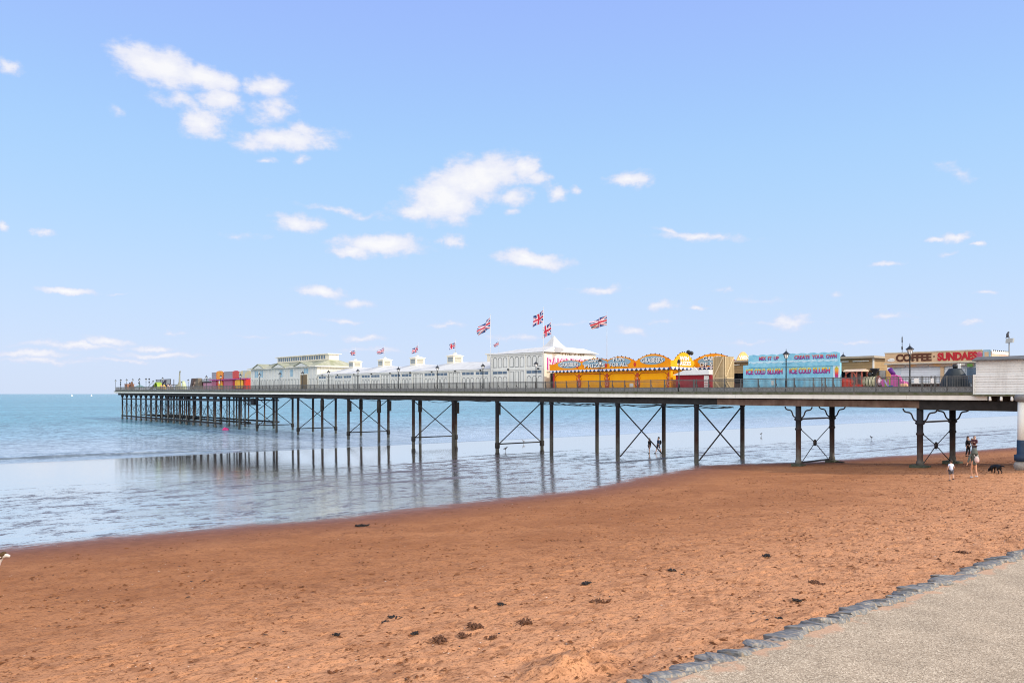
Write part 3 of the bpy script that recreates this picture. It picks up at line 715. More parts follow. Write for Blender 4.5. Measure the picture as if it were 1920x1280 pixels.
for k, (pn, pf) in enumerate(zip(NEAR, FAR)):
    wn_ = 0.0; wf = 5.45 if k < 2 else 6.95
    xn = T(pn, wn_); xf = T(pf, wf); xm = (xn+xf)/2
    if k >= 2: xn = xf = xm
    XN.append(xn)
    zb = G(xn, 0)
    kind = 'cast' if k < 2 else 'plain'
    r = .20 if k < 2 else .205
    for (x, y) in ((xn, wn_), (xf, wf)):
        zz = zb if k < 2 else min(zb, -6.2)
        p = leg(x, y, r, kind, zz)
        if kind == 'cast':
            bb = MB()
            for sgn in (-1, 1):
                pts = [(x+sgn*.2, y, -1.92+dz(x))]
                for q in range(1, 13):
                    f = q/12; pts.append((x+sgn*(.20+.98*f+.05*math.sin(f*6.28*1.5)), y, -1.92+dz(x)+.90*f**.85-.07*math.sin(f*9.4)))
                bb.tube(pts, .055, 8)
            bb.build('bracket', navy, pier)
            q = MB(); h = .55 if k == 0 else .42
            q.prism([(x-h,zb-.3),(x+h,zb-.3),(x+h*.97,zb+.16),(x-h*.97,zb+.2)], y-h*.9, y+h*.9); q.build('footing', mat('weedy_concrete',(.10,.105,.085),.9,.4,5,bump=.6,col2=(.04,.05,.025)), p)
        elif k in (5, 7, 9, 11, 13):
            c = MB(); zc = 1.05-6.85
            c.lathe([(r*1.05,zc-.5),(r*1.38,zc-.45),(r*1.38,zc+.12),(r*1.05,zc+.16)], 14, (x,y,0)); c.build('collar', darkwood, p)
        if k in (8, 10):
            c = MB(); c.lathe([(r*1.1,-2.9+dz(x)),(r*1.45,-2.85+dz(x)),(r*1.45,-1.25+dz(x)),(r*1.1,-1.2+dz(x))], 12, (x,y,0)); c.build('sleeve', darkwood, p)
        if k in (6, 7) and y > 1 or (k == 9):
            c = MB(); c.box(x+.12, x+.42, y-.3, y+.3, -2.9+dz(x), -1.3+dz(x)); c.build('sleeve', darkwood, p)
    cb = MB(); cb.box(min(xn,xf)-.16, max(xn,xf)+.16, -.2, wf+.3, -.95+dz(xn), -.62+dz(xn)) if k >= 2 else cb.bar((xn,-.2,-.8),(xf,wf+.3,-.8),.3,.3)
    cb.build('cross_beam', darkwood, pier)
    if k in (2, 3, 5, 7, 9, 11, 13, 14):
        lo = (-6.85+1.05) if k >= 5 else G(xn, 0)+.05
        if k >= 5: ti = MB(); ti.tube([(xn, r, lo), (xn, wf-r, lo)], .075, 8); ti.build('tie_beam', darkwood, pier)
        br = MB(); br.tube([(xn-.06, .2, -1.2+dz(xn)), (xn-.06, wf-.25, lo+.1)], .065, 8); br.build('cross_brace', rods, pier)
        br = MB(); br.tube([(xn+.07, .3, lo+.1), (xn+.07, wf-.2, -1.2+dz(xn))], .065, 8); br.build('cross_brace', rods, pier)
    if k < 2:
        A = Vector((xn, 0, 0)); B = Vector((xf, wf, 0)); d = (B-A)
        def at_(f, z): q = A + d*f; return (q.x, q.y, z)
        tb_ = MB(); tb_.bar(at_(.04, -1.95), at_(.96, -1.95), .09, .12); tb_.build('tie_beam', navy, pier)
        if k == 1: tb_ = MB(); tb_.bar(at_(.04, zb+.25), at_(.96, zb+.28), .12, .12); tb_.build('tie_beam', navy, pier)
        mid = at_(.48, zb+1.45 if k == 0 else zb+1.75)
        for f, z in ((.06,-2.75),(.95,-2.6),(.08,zb+.2),(.92,zb+.2)):
            br = MB(); br.tube([at_(f, z), mid], .032, 6); br.build('tension_rod', navy, pier)
        rg = MB(); a_ = math.atan2(d.y, d.x)
        rg.tube([(mid[0]+.16*math.cos(q)*math.cos(a_), mid[1]+.16*math.cos(q)*math.sin(a_), mid[2]+.2*math.sin(q)) for q in np.linspace(0, 6.28, 17)], .07, 8, cap=False)
        rg.build('tie_ring', navy, pier)
# the dense legs of the pier head
hx = [T(229.5, 0) + 4.6*i for i in range(17)]
hx = [x for x in hx if x < T(441, 0)]
rows = [0, 6.2, 12.4]
for i, x in enumerate(hx):
    for j, y in enumerate(rows):
        leg(x + .12*math.sin(i*3.1+j*1.7), y, .18 if j == 0 else .15, 'head', -7.2)
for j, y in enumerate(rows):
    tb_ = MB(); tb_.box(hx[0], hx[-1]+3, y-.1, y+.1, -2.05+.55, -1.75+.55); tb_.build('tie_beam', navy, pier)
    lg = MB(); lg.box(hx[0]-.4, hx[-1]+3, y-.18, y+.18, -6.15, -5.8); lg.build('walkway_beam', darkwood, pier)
st = MB(); 
for i in range(40): x = hx[0]+i*1.1; st.box(x, x+1.0, 3.5, 8.6, -5.79, -5.7)
st.build('landing_stage', darkwood, pier)
for i in range(len(hx)-1):
    a, b = hx[i], hx[i+1]
    for y in (0, 6.2):
        br = MB(); br.tube([(a, y, -2.0), (b, y, -5.8)], .035, 5); br.tube([(b, y+.06, -2.0), (a, y+.06, -5.8)], .035, 5); br.build('tension_rods', navy, pier)
for i in range(0, len(hx), 2):
    br = MB(); br.tube([(hx[i], 0, -2.0), (hx[i], 6.2, -5.8)], .035, 5); br.tube([(hx[i], 6.2, -2.0), (hx[i], 0, -5.8)], .035, 5); br.build('tension_rods', navy, pier)
# cables slung under the near girder
rc = random.Random(2)
for c in range(3):
    mb = MB(); pts = []; xa = T(1010, 0); xb = T(1375, 0)
    n = 60
    for i in range(n+1):
        f = i/n; x = xa + (xb-xa)*f
        s_ = abs(math.sin(f*math.pi*(4.5+c)+c))
        pts.append((x, -.15+.12*c, -1.02-.04*c-.20*s_*(1 if c else .6)+dz(x)))
    mb.tube(pts, .035, 6); mb.build('slung_cable', black, pier)
for (pa, pb, sg) in ((485,510,.28),(665,745,.25),(800,848,.3),(1045,1120,.35)):
    mb = MB(); xa = T(pa,1); xb = T(pb,1)
    mb.tube([(xa+(xb-xa)*f, 1, -1.0-sg*4*f*(1-f)+dz(xa)) for f in np.linspace(0,1,13)], .03, 6); mb.build('slung_cable', black, pier)
mb = MB(); mb.tube([(XL+60+(x), 3.0, -1.05-.06*math.sin(x*.9)+dz(XL+60+x)) for x in np.linspace(0, 108, 90)], .05, 5); mb.build('service_pipe', black, pier)
# maintenance cradle under the deck by the head
xc = T(472, 1); cr_ = empty('work_cradle', W(xc, 1.0, deckz(xc)-2.4), TH, 'dark railed work cradle hung under the pier deck beside the head', 'work platform')
mb = MB(); mb.box(-2.6,2.4,-.6,.8,-.08,.06); mb.build('platform', darkwood, cr_)
mb = MB()
for z in (.55, 1.15): mb.bar((-2.6,-.6,z),(2.4,-.6,z),.07,.07)
for i in range(9): mb.bar((-2.6+i*.62,-.6,0),(-2.6+i*.62,-.6,1.9),.06,.06)
mb.build('guard_rail', navy, cr_)
mb = MB(); mb.box(.3,1.6,-.4,.6,.06,1.15); mb.build('engine_box', dark, cr_)
# the white and blue column at the shore end
x_ = T(1917, -2.6); cl = empty('entrance_column', W(x_, -2.6, 0), TH, 'white column with a dark blue lower half standing at the shore end of the pier', 'column')
zb = ground(1914, 889).z
mb = MB(); mb.lathe([(.27,3.6-.0),(.25,6.42)], 20); mb.build('shaft', white, cl)
mb = MB(); mb.lathe([(.36,zb+.5),(.31,zb+.6),(.31,2.75),(.44,2.8),(.44,3.15),(.30,3.2),(.30,4.05),(.27,4.07)], 20); mb.build('lower_shaft', mat('navy_paint',(.022,.045,.085),.5,.3,3), cl)
mb = MB(); mb.lathe([(.27,6.4),(.42,6.5),(.42,6.72),(.36,6.85)], 20); mb.build('capital', greyiron, cl)
mb = MB(); mb.ball((0,0,zb+.2),(.48,.45,.42),0,14,8); mb.build('footing', mat('pale_rock',(.36,.33,.29),.9,.4,6,bump=.8), cl)

# ------------------------------------------------------------------ railing along the edge
rail = empty('pier_railing', W(0, -.45, deckz(0)), TH, 'grey iron railing with scrollwork panels along the beach side of the pier', 'railing')
railm = mat('railing_steel', (.13,.13,.125), .5, .3, 3, dirt=.3)
XRR = T(1827, -.45); XRL = XL + .2
mb = MB(); mb.box(XRL, XRR, -.025, .025, 1.19, 1.245); mb.box(XRL, XRR, -.018, .018, 1.07, 1.10); mb.build('top_rail', railm, rail, slope=True)
mb = MB(); mb.box(XRL, XRR, -.02, .02, .505, .545); mb.box(XRL, XRR, -.02, .02, .14, .18); mb.build('mid_rail', railm, rail, slope=True)
bays = int((XRR-XRL)/1.635); px_ = []
for i in range(bays+1): px_.append(XRR - .1 - 1.635*i)
for p in (1746, 1753, 1541, 1547, 1303, 1306): px_.append(T(p, -.45))
far = MB()
for i, x in enumerate(sorted(px_, reverse=True)):
    m_ = MB() if i < 98 else far
    m_.box(x-.035, x+.035, -.035, .035, .12+dz(x), 1.27+dz(x)); m_.box(x-.075, x+.075, -.06, .06, .12+dz(x), .17+dz(x))
    if i < 98:
        for s_ in (0,): m_.bar((x, .03, .9+dz(x)), (x, .45, .15+dz(x)), .035, .035)
        m_.build('post', railm, rail)
o = far.build('far_post', railm, rail); o['kind'] = 'stuff'
mb = MB(); x = XRR
i = 0
while x > XRL:
    mb.bar((x, 0, .54+dz(x)), (x, 0, 1.19+dz(x)), .016, .016); x -= .105
o = mb.build('balusters', railm, rail); o['kind'] = 'stuff'
mb = MB(); x = XRR - .2
while x > XRL:
    z = .34 + dz(x)
    mb.ring(x, z, -.015, .015, .155, .115, 12); mb.ring(x-.175, z-.06, -.013, .013, .09, .06, 8); mb.ring(x-.175, z+.10, -.013, .013, .06, .035, 8)
    mb.bar((x-.1, 0, z-.15), (x-.25, 0, z+.15), .02, .02); mb.bar((x-.1, 0, z+.15), (x-.25, 0, z-.15), .02, .02)
    mb.ring(x, z, -.012, .012, .07, .035, 8)
    x -= .35
scroll = mb.build('scrollwork', mat('grey_scrollwork', (.26,.26,.25), .6, .3, 3), rail); scroll['kind'] = 'stuff'
mm = MB(); mm.box(XRL, XRR, .022, .03, .18, .505); mm.build('kick_board', mat('kick_board', (.24,.24,.235), .8, .3, 2, dirt=.4), rail, slope=True)

# ------------------------------------------------------------------ lamp posts
def make_lamp():
    r = empty('street_lamp', (0,0,0), TH)
    mb = MB(); mb.lathe([(.12,.0),(.12,.35),(.085,.45),(.065,.9),(.075,1.0),(.05,1.08),(.042,2.6),(.06,2.64),(.035,2.72),(.05,2.80),(.09,2.84)], 12); mb.build('post', black, r)
    mb = MB(); mb.tube([(-.33,0,2.42),(.33,0,2.42)], .016, 6); mb.ball((-.34,0,2.42), .03, 0, 8, 6); mb.ball((.34,0,2.42), .03, 0, 8, 6); mb.build('ladder_bar', black, r)
    mb = MB(); mb.lathe([(.10,2.84),(.215,3.17)], 6, a0=.26, sm=False); mb.build('lantern_pane', glass, r)
    mb = MB()
    for k in range(6):
        q = .26 + k*math.pi/3
        mb.bar((.105*math.cos(q),.105*math.sin(q),2.83),(.225*math.cos(q),.225*math.sin(q),3.18),.022,.022)
    mb.lathe([(.27,3.15),(.285,3.18),(.24,3.22),(.11,3.33),(.09,3.36),(.05,3.38),(.03,3.45),(.012,3.60)], 12); mb.build('lantern_roof', black, r)
    return r
lamp0 = make_lamp()
LAMPS = [(1706,-.35,1,'black Victorian lamp post in front of the coffee and sundaes kiosk'),
 (1474,-.35,1,'black Victorian lamp post in front of the blue slush kiosk'),
 (1125,-.35,1,'black Victorian lamp post in front of the giant prizes sign on the amber stall'),
 (1005,-.35,1,'black lamp post in front of the tall block beside the amber stall'),
 (905.5,-.35,1,'black lamp post at the left edge of the tall white block'),
 (820,-.35,1,'black lamp post in front of the arcade, second to the left of the tall block'),
 (747,-.35,1,'black lamp post in front of the arcade, midway between tall block and clerestory hall'),
 (671,-.35,1,'black lamp post below the leftmost roof cupola of the arcade'),
 (616,-.35,1,'black lamp post just right of the brown door in the clerestory hall'),
 (567.5,-.35,1,'black lamp post standing in front of the brown hall door'),
 (525,-.35,1,'black lamp post in front of the middle of the clerestory hall'),
 (486.5,-.35,1,'black lamp post at the seaward end of the clerestory hall'),
 (451,-.35,1,'black lamp post before the right yellow panel of the red head stall'),
 (414,-.35,1,'black lamp post before the left yellow figure of the red stall'),
 (387,-.35,1,'black lamp post in front of the pink stall on the pier head'),
 (305,-.35,1,'black lamp post in front of the grey slide platform on the pier head'),
 (273.8,-.35,1,'black lamp post between the teal canopy and the slide platform'),
 (261.5,-.35,1,'black lamp post in front of the teal canopy on the pier head'),
 (249,-.35,1,'black lamp post beside the brown heap right of the hut'),
 (237.5,-.35,1,'black lamp post in front of the small brown hut on the pier head'),
 (226.5,-.35,1,'second black lamp post from the seaward tip of the pier'),
 (216.8,-.35,.97,'outermost black lamp post at the seaward tip of the pier'),
 (353,13.5,1,'black lamp post on the far edge behind the green dinosaur'),
 (287,13.5,1,'black lamp post on the far edge behind the slide stairs'),
 (1581,8.0,1,'black lamp post rising behind the right end of the blue slush kiosk')]
for i, (p, y, s_, lab) in enumerate(LAMPS):
    o = lamp0 if i == 0 else copy_tree(lamp0)
    x = T(p, y); o.location = W(x, y, deckz(x)); o.scale = (s_,)*3
    tag(o, lab, 'lamp post', 'lamp posts along the pier')
# plain post in front of the amber stall end
x = T(1273, -.4); o = pier_thing('lamp_column', x, -.4, 'plain black post with a small head before the win prizes sign', 'lamp post')
mb = MB(); mb.lathe([(.10,0),(.10,.9),(.05,1.0),(.045,2.7),(.02,3.0)], 10); mb.build('post', black, o)
mb = MB(); mb.box(-.1,.1,-.1,.1,2.72,2.95); mb.lathe([(.14,2.95),(.02,3.12)], 8); mb.build('head', black, o)
# ------------------------------------------------------------------ buildings on the deck
LAMPS[12] = LAMPS[12]
def arch_line(mb, x, z0, z1, w_, y, t_=.05, round_=True, mi=0):
    """raised moulding of an arched or square panel"""
    h = w_/2; d = .03
    zz = z1-h if round_ else z1
    mb.box(x-h, x-h+t_, y-d, y, z0, zz, mi); mb.box(x+h-t_, x+h, y-d, y, z0, zz, mi)
    if round_: mb.ring(x, zz, y-d, y, h, h-t_, 10, mi, 1.0, 0, math.pi)
    else: mb.box(x-h+t_, x+h-t_, y-d, y, z1-t_, z1, mi)
    mb.box(x-h+t_, x+h-t_, y-d, y, z0, z0+t_, mi)

WF = 1.2
# ---- 1. hall with clerestory
xr = T(594, WF); xl = T(470, WF)
hall = pier_thing('pavilion_hall', xr, WF, 'long white hall with mossy hipped roof and a raised clerestory row of windows', 'building')
Lh = xr-xl; D = 7.0; EH = 4.25
def X(px, w=WF): return T(px, w)-xr
mb = MB(); mb.box(-Lh, -.02, 0, D, 0, EH); mb.build('wall', whitef, hall, slope=True)
mb = MB(); mb.box(-.02, .03, -.01, D, 0, EH); o = mb.build('end_wall', boards('sunlit_boarding',(.78,.73,.60),.6,'Y',.72,line=.08,var=.06), hall, slope=True); o['label'] = 'sunlit cream end wall'  # sunlit cream tone put into the end boarding's own colour
ov = .55
cx0, cx1 = X(521,4.0), X(618,4.0); cy0, cy1 = 2.7, 4.5
RB = 5.45
mb = MB()
ex0, ex1, ey0, ey1 = -Lh-ov, ov, -ov, D+ov
rv = [(ex0,ey0,EH),(ex1,ey0,EH),(ex1,ey1,EH),(ex0,ey1,EH),(cx0,cy0,RB),(cx1,cy0,RB),(cx1,cy1,RB),(cx0,cy1,RB),(ex0,ey0,EH+.14),(ex1,ey0,EH+.14),(ex1,ey1,EH+.14),(ex0,ey1,EH+.14)]
mb.add(rv, [(3,2,1,0),(0,1,9,8),(1,2,10,9),(2,3,11,10),(3,0,8,11),(8,9,5,4),(9,10,6,5),(10,11,7,6),(11,8,4,7),(4,5,6,7)])
rf = mb.build('roof', roofmoss, hall, slope=True)
mb = MB(); mb.box(ex0-.02, ex1+.03, ey0-.03, ey0-.004, EH-.05, EH+.13); mb.box(ex1+.004, ex1+.03, ey0-.03, ey1, EH-.05, EH+.13); mb.build('gutter', cream, rf, slope=True)
mb = MB(); mb.box(cx0, cx1, cy0+.02, cy1-.02, RB-.1, RB+.95); cst = mb.build('clerestory', cream, hall, slope=True)
mb = MB(); n = 21
for i in range(n):
    a = cx0+.5+(cx1-cx0-1.6)*i/n; mb.box(a, a+(cx1-cx0-1.6)/n*.62, cy0-.02, cy0+.04, RB+.22, RB+.82)
mb.build('window_row', winblue, cst, slope=True)
mb = MB(); mb.box(cx0-.3, cx1+.3, cy0-.35, cy1+.35, RB+.95, RB+1.08); mb.build('clerestory_roof', cream, cst, slope=True)
for p0, p1, pk in ((474,494,5.1),(510,533,5.05),(551,578,5.02)):
    a, b = X(p0, WF-.7), X(p1, WF-.7)
    mb = MB(); c = (a+b)/2
    mb.prism([(a+.12,EH+.10),(b-.12,EH+.10),(c,pk-.1)], -.72, -.6); g = mb.build('gable', whitef, hall, slope=True)
    mb = MB(); mb.add([(a-.1,-.86,EH+.08),(c,-.86,pk),(c,1.6,pk),(a-.1,1.6,EH+.08),(a-.1,-.86,EH+.2),(c,-.86,pk+.12),(c,1.6,pk+.12),(a-.1,1.6,EH+.2)], [(0,1,2,3),(7,6,5,4),(0,4,5,1),(3,2,6,7),(0,3,7,4),(1,5,6,2)])
    mb.add([(c,-.86,pk),(b+.1,-.86,EH+.08),(b+.1,1.6,EH+.08),(c,1.6,pk),(c,-.86,pk+.12),(b+.1,-.86,EH+.2),(b+.1,1.6,EH+.2),(c,1.6,pk+.12)], [(0,1,2,3),(7,6,5,4),(0,4,5,1),(3,2,6,7),(0,3,7,4),(1,5,6,2)])
    mb.build('gable_roof', roofmoss, g, slope=True)
mb = MB()
for i in range(24):
    a = -Lh+.4+(Lh-.8)*i/23; mb.box(a-.06, a+.06, -.05, 0, 0, EH-.02)
mb.box(-Lh, 0, -.07, 0, 2.35, 2.47); mb.build('battens', white, hall, slope=True)
pm_ = MB()
for i in range(24):
    a = -Lh+1.0+(Lh-1.2)*i/23
    if X(562) < a < X(580): continue
    arch_line(pm_, a, .7, 2.25, .75, 0)
pm_.build('panel_moulding', shade_line, hall, slope=True)
for a, b in ((478,484),(488,493),(524,531),(544,549),(570,578)):
    mb = MB(); mb.box(X(a), X(b), -.03, .02, 2.7, 3.95); mb.build('window', lblue, hall, slope=True)
mb = MB(); a, b = X(564.5), X(577); mb.box(a, b, -.10, .02, 0, 2.95); dr = mb.build('door', mat('brown_door',(.20,.14,.07),.6,.2,2), hall, slope=True)
mb = MB(); mb.box(a-.2, a, -.13, .02, 0, 3.1); mb.box(b, b+.2, -.13, .02, 0, 3.1); mb.box(a, b, -.13, .02, 2.95, 3.1); mb.build('door_frame', cream, dr, slope=True)

# ---- 2. long arcade with roof cupolas
xr = T(920, WF); xl = T(595.5, WF); La = xr-xl
arc = pier_thing('arcade_hall', xr, WF, 'long low white arcade with panelled front and a line of small roof cupolas', 'building')
AH = 2.85
mb = MB(); mb.box(-La, 0, 0, 7, 0, AH); mb.build('wall', white, arc, slope=True)
mb = MB(); mb.box(-La-.05, 0, -.14, 0, AH-.16, AH+.02); mb.box(-La, 0, -.06, 0, 2.05, 2.12); mb.box(-La, 0, -.05, 0, 0, .3); mb.build('cornice', white, arc, slope=True)
cup_px = [665.5, 721, 782, 852.5]
cups = [T(p, WF+2.9)-xr for p in cup_px]
mb = MB(); xsr = []; 
keys = sorted([(-La-.0, AH+.75)] + [(c, AH+1.25) for c in cups] + [((cups[i]+cups[i+1])/2, AH+.92) for i in range(3)] + [(0, AH+1.0), ((-La+cups[0])/2-1.5, AH+.8)])
n = len(keys)
vs = []
for x, h in keys: vs += [(x,-.22,AH+.03),(x,2.4,h-.12),(x,3.5,h),(x,4.6,h-.12),(x,7.2,AH+.03)]
fs = []
for i in range(n-1):
    for j in range(4): fs.append((5*i+j, 5*i+5+j, 5*i+6+j, 5*i+1+j))
fs += [(0,1,2,3,4), tuple(range(5*n-1, 5*n-6, -1))] + [(5*i, 5*i+4, 5*i+9, 5*i+5) for i in range(n-1)]
mb.add(vs, fs); rf = mb.build('roof', roofw, arc, slope=True)
for c in cups:
    mb = MB(); mb.box(c-.75, c+.75, 2.2, 3.7, AH+.75, AH+2.0); cp = mb.build('cupola', cream, arc, slope=True)
    mb = MB(); mb.box(c-.58, c+.58, 2.17, 2.23, AH+1.25, AH+1.85); mb.build('louvre', boards('louvre_shaded',(.40,.44,.44),.1,'Z',.6), cp, slope=True)  # greyer copy: shade of the front put into the colour
    mb = MB(); mb.box(c+.72, c+.78, 2.45, 3.45, AH+1.25, AH+1.85); mb.build('louvre', boards('louvre_sunlit',(.62,.58,.46),.1,'Z',.6), cp, slope=True)  # paler, warmer copy: sunlight on the end put into the colour
    mb = MB(); mb.lathe([(1.22,AH+2.0),(1.22,AH+2.07),(.25,AH+2.3),(.2,AH+2.45)], 4, (c,2.95,0), sm=False, a0=math.pi/4); mb.build('cupola_roof', cream, cp, slope=True)
pl = MB(); wn_l = []; pm_ = MB()
x = -La+.3; i = 0
while x < -2.4:
    kind = i % 3
    pl.box(x-.12, x+.12, -.06, 0, .3, AH-.16)
    for j in range(3):
        c = x + .62 + .86*j
        if kind != 1:
            arch_line(pm_, c, .35, 1.9, .68, 0)
        else: arch_line(pm_, c, .35, 2.55, .62, 0, round_=False)
    if kind != 1:
        mb = MB()
        for j in range(3): c = x+.62+.86*j; mb.box(c-.36, c+.36, -.025, .02, 2.22, 2.55)
        mb.build('window', winblue, arc, slope=True)
    x += 2.85; i += 1
pl.build('pilasters', white, arc, slope=True); pm_.build('panel_moulding', shade_line, arc, slope=True)
mb = MB()
for i in range(12): mb.box(-La+2+i*5.3, -La+2.18+i*5.3, -.3, -.14, AH-.22, AH-.05)
mb.build('flood_lamps', black, arc, slope=True)

# ---- 3. tall entrance block with the sign
xr = T(1019, WF); xl = T(920.3, WF); Lb = xr-xl
blk = pier_thing('entrance_block', xr, WF, 'tall white panelled block with a pointed spire roof and pink lettered end sign', 'building')
BH = 4.48
mb = MB(); mb.box(-Lb, -.02, -.05, 8.2, 0, BH); mb.build('wall', white, blk, slope=True)
mb = MB(); mb.box(-Lb-.08, .1, -.2, -.05, BH-.12, BH+.08); mb.box(-Lb, 0, -.11, -.05, 2.66, 2.76); mb.box(-Lb, 0, -.1, -.05, 0, .3); mb.build('cornice', white, blk, slope=True)
pm_ = MB(); pl = MB()
for g in range(3):
    x0 = -Lb+.2+g*(Lb-.2)/3; wd_ = (Lb-.2)/3
    pl.box(x0-.1, x0+.1, -.12, -.05, .3, BH-.12)
    for j in range(3):
        c = x0+.25+(wd_-.3)*(j+.5)/3
        arch_line(pm_, c, 2.98, 4.2, (wd_-.3)/3*.78, -.05, .05)
        if g == 1: arch_line(pm_, c, .35, 2.5, (wd_-.3)/3*.74, -.05, .05, False)
        else: arch_line(pm_, c, .35, 1.95, (wd_-.3)/3*.80, -.05, .05)
    if g != 1:
        for j in range(3):
            c = x0+.25+(wd_-.3)*(j+.5)/3
            mb = MB(); mb.box(c-.42, c+.42, -.08, 0, 2.22, 2.52); mb.build('window', winblue, blk, slope=True)
pl.box(-.2, 0, -.12, -.05, .3, BH-.12)
pl.build('pilasters', white, blk, slope=True); pm_.build('panel_moulding', shade_line, blk, slope=True)
mb = MB(); mb.box(-.02, .05, -.05, 8.2, 0, BH-.1); mb.box(.05, .22, -.05, .28, 0, BH-.1); mb.box(.05,.2,-.05,8.2,2.35,2.48); e_ = mb.build('end_wall', cream, blk, slope=True); e_['label'] = 'sunlit cream end wall'  # sunlight on this end painted in as cream against the white front
# spire roof
mb = MB(); ax, ay = -1.9, 3.3
rings = [(-Lb-.3,.4,-.35,8.4,BH+.08),(-Lb*.62,.05,1.2,6.2,BH+.62),(ax-.95,ax+.95,ay-.95,ay+.95,BH+.82),(ax-.55,ax+.55,ay-.55,ay+.55,BH+1.25),(ax-.25,ax+.25,ay-.25,ay+.25,BH+1.75),(ax-.02,ax+.02,ay-.02,ay+.02,BH+2.12)]
vs = []
for a, b, c, d, z in rings: vs += [(a,c,z),(b,c,z),(b,d,z),(a,d,z)]
fs = [(3,2,1,0)]
for i in range(len(rings)-1):
    for j in range(4): fs.append((4*i+j, 4*i+(j+1)%4, 4*i+4+(j+1)%4, 4*i+4+j))
mb.add(vs, fs); mb.build('roof', roofw, blk, slope=True)
# the sign on the end wall
sgn = empty('end_sign', (0.0,0,0)); sgn.parent = blk; sgn.rotation_euler = (0,0,math.pi/2); sgn.location = (.06,0,0)
mb = MB(); mb.box(.35, 7.6, -.05, -.0, 2.5, 4.25); mb.build('sign_board', mat('sign_white',(.80,.76,.70),.5,.08,2), sgn)
text('PAIGNTON', .42, 7.18, 2.55, 3.95, -.055, magenta, sgn, off=.04, slope=False, ext=.02)
text('PAIGNTON', .55, 7.28, 2.62, 3.95, -.085, mat('candy_pink',(.74,.44,.52),.5,.1,2), sgn, off=.01, slope=False)
mb = MB(); mb.box(2.5,7.2,.0,.05,4.25,4.95); mb.build('script_board', roofw, sgn)
text('The Pier', 2.7, 6.6, 4.28, 4.95, -.03, mat('script_brown',(.25,.2,.12),.5,.2,2), sgn, shear=.35, slope=False)
mb = MB(); mb.box(.05, .3, 1.0, 2.0, .0, 2.2); mb.build('doorway', dark, blk, slope=True)

# small cupola behind the tall block
x = T(928.5, 6.0); o = pier_thing('roof_cupola', x, 6.0, 'small white roof cupola just left of and behind the tall block', 'cupola', z=AH+.9)
mb = MB(); mb.box(-.8,.8,-.7,.7,0,1.15); mb.build('wall', cream, o)
mb = MB(); mb.box(-1.0,1.0,-.9,.9,1.15,1.28); mb.build('roof', cream, o)

# ---- stall fronts with scalloped sign boards
def scallop(mb, x0, x1, zb, zv, peaks, y0, y1, mi=0):
    """fascia with arched crests: peaks = (centre, half width, height)"""
    pts = [(x0, zb), (x1, zb), (x1, zv)]
    n = 90
    for i in range(n+1):
        x = x1 + (x0-x1)*i/n; z = zv
        for c, h, p in peaks:
            q = abs(x-c)/h
            if q < 1: z = max(z, zv + (p-zv)*math.cos(q*math.pi/2)**.9)
        pts.append((x, z))
    vs = [(p[0], y0, p[1]) for p in pts[2:]] + [(p[0], y0, zb) for p in pts[2:]] + [(p[0], y1, p[1]) for p in pts[2:]] + [(p[0], y1, zb) for p in pts[2:]]
    m = n+2; fs = []
    for i in range(m-1):
        fs += [(i, i+1, m+i+1, m+i), (2*m+i+1, 2*m+i, 3*m+i, 3*m+i+1), (i+1, i, 2*m+i, 2*m+i+1), (m+i, m+i+1, 3*m+i+1, 3*m+i)]
    fs += [(0, m, 3*m, 2*m), (m-1, 3*m-1, 4*m-1, 2*m-1)]
    return mb.add(vs, fs, mi)
def crest(mbr, mbb, c, h, zv, p, y):
    pts = [(c+h*q, y, zv + (p-zv)*math.cos(q*math.pi/2)**.9) for q in np.linspace(-.97, .97, 17)]
    for a, b in zip(pts[:-1], pts[1:]): mbr.bar((a[0],y,a[2]-.06), (b[0],y,b[2]-.06), .05, .17)
    for q in pts[1:-1:2]: mbb.ball((q[0], y, q[2]+.05), .06, 0, 6, 4)
def valance(mb, x0, x1, z0, z1, y, st=.5):
    mb.box(x0, x1, y-.02, y, z0+.12, z1, 0)
    n = int((x1-x0)/st)
    for i in range(n):
        a = x0+(x1-x0)*i/n; b = x0+(x1-x0)*(i+1)/n; c = (a+b)/2
        mb.prism([(a+.07,z1-.02),(b-.07,z1-.02),(b-.1,z0+.22),(c,z0+.06),(a+.1,z0+.22)][::-1] if False else [(c,z0+.06),(b-.1,z0+.22),(b-.07,z1-.02),(a+.07,z1-.02),(a+.1,z0+.22)], y-.06, y-.025, 1)
        mb.prism([(c+.25,z0-.02),(c+.4,z0+.16),(c+.1,z0+.16)], y-.05, y-.021, 2)
oval_m = mat('sign_blue_grey', (.30,.46,.55), .5, .3, 3)
letter_w = mat('letter_white', (.82,.80,.74), .5, .05, 3)
letter_d = mat('letter_shadow', (.03,.04,.08), .5, .1, 3)
def sign_word(par, words, c, zc, hw, hh, y, oval=True, arch=.0):
    if oval:
        mb = MB(); vs = [(c+hw*math.cos(q), y-.02, zc+hh*math.sin(q)) for q in np.linspace(0, 2*math.pi, 33)[:-1]]
        mb.add(vs+[(a, y, b_) for a, _, b_ in vs], [list(range(32))]+[(i, 32+i, 32+(i+1)%32, (i+1)%32) for i in range(32)]); mb.build('sign_oval', oval_m, par, slope=True)
    k = len(words)
    for i, (wd_, rel) in enumerate(words):
        h = hh*(1.15 if k == 1 else .95); z0 = zc - h/2 if k == 1 else (zc + (.08 if i == 0 else -.08) - (0 if i == 0 else h))
        text(wd_, c-hw*rel+.04, c+hw*rel+.04, z0-.03, z0+h-.03, y-.03, letter_d, par, off=.03, arch=arch, ext=.005)
        text(wd_, c-hw*rel, c+hw*rel, z0, z0+h, y-.045, letter_w, par, off=.012, arch=arch, ext=.01)

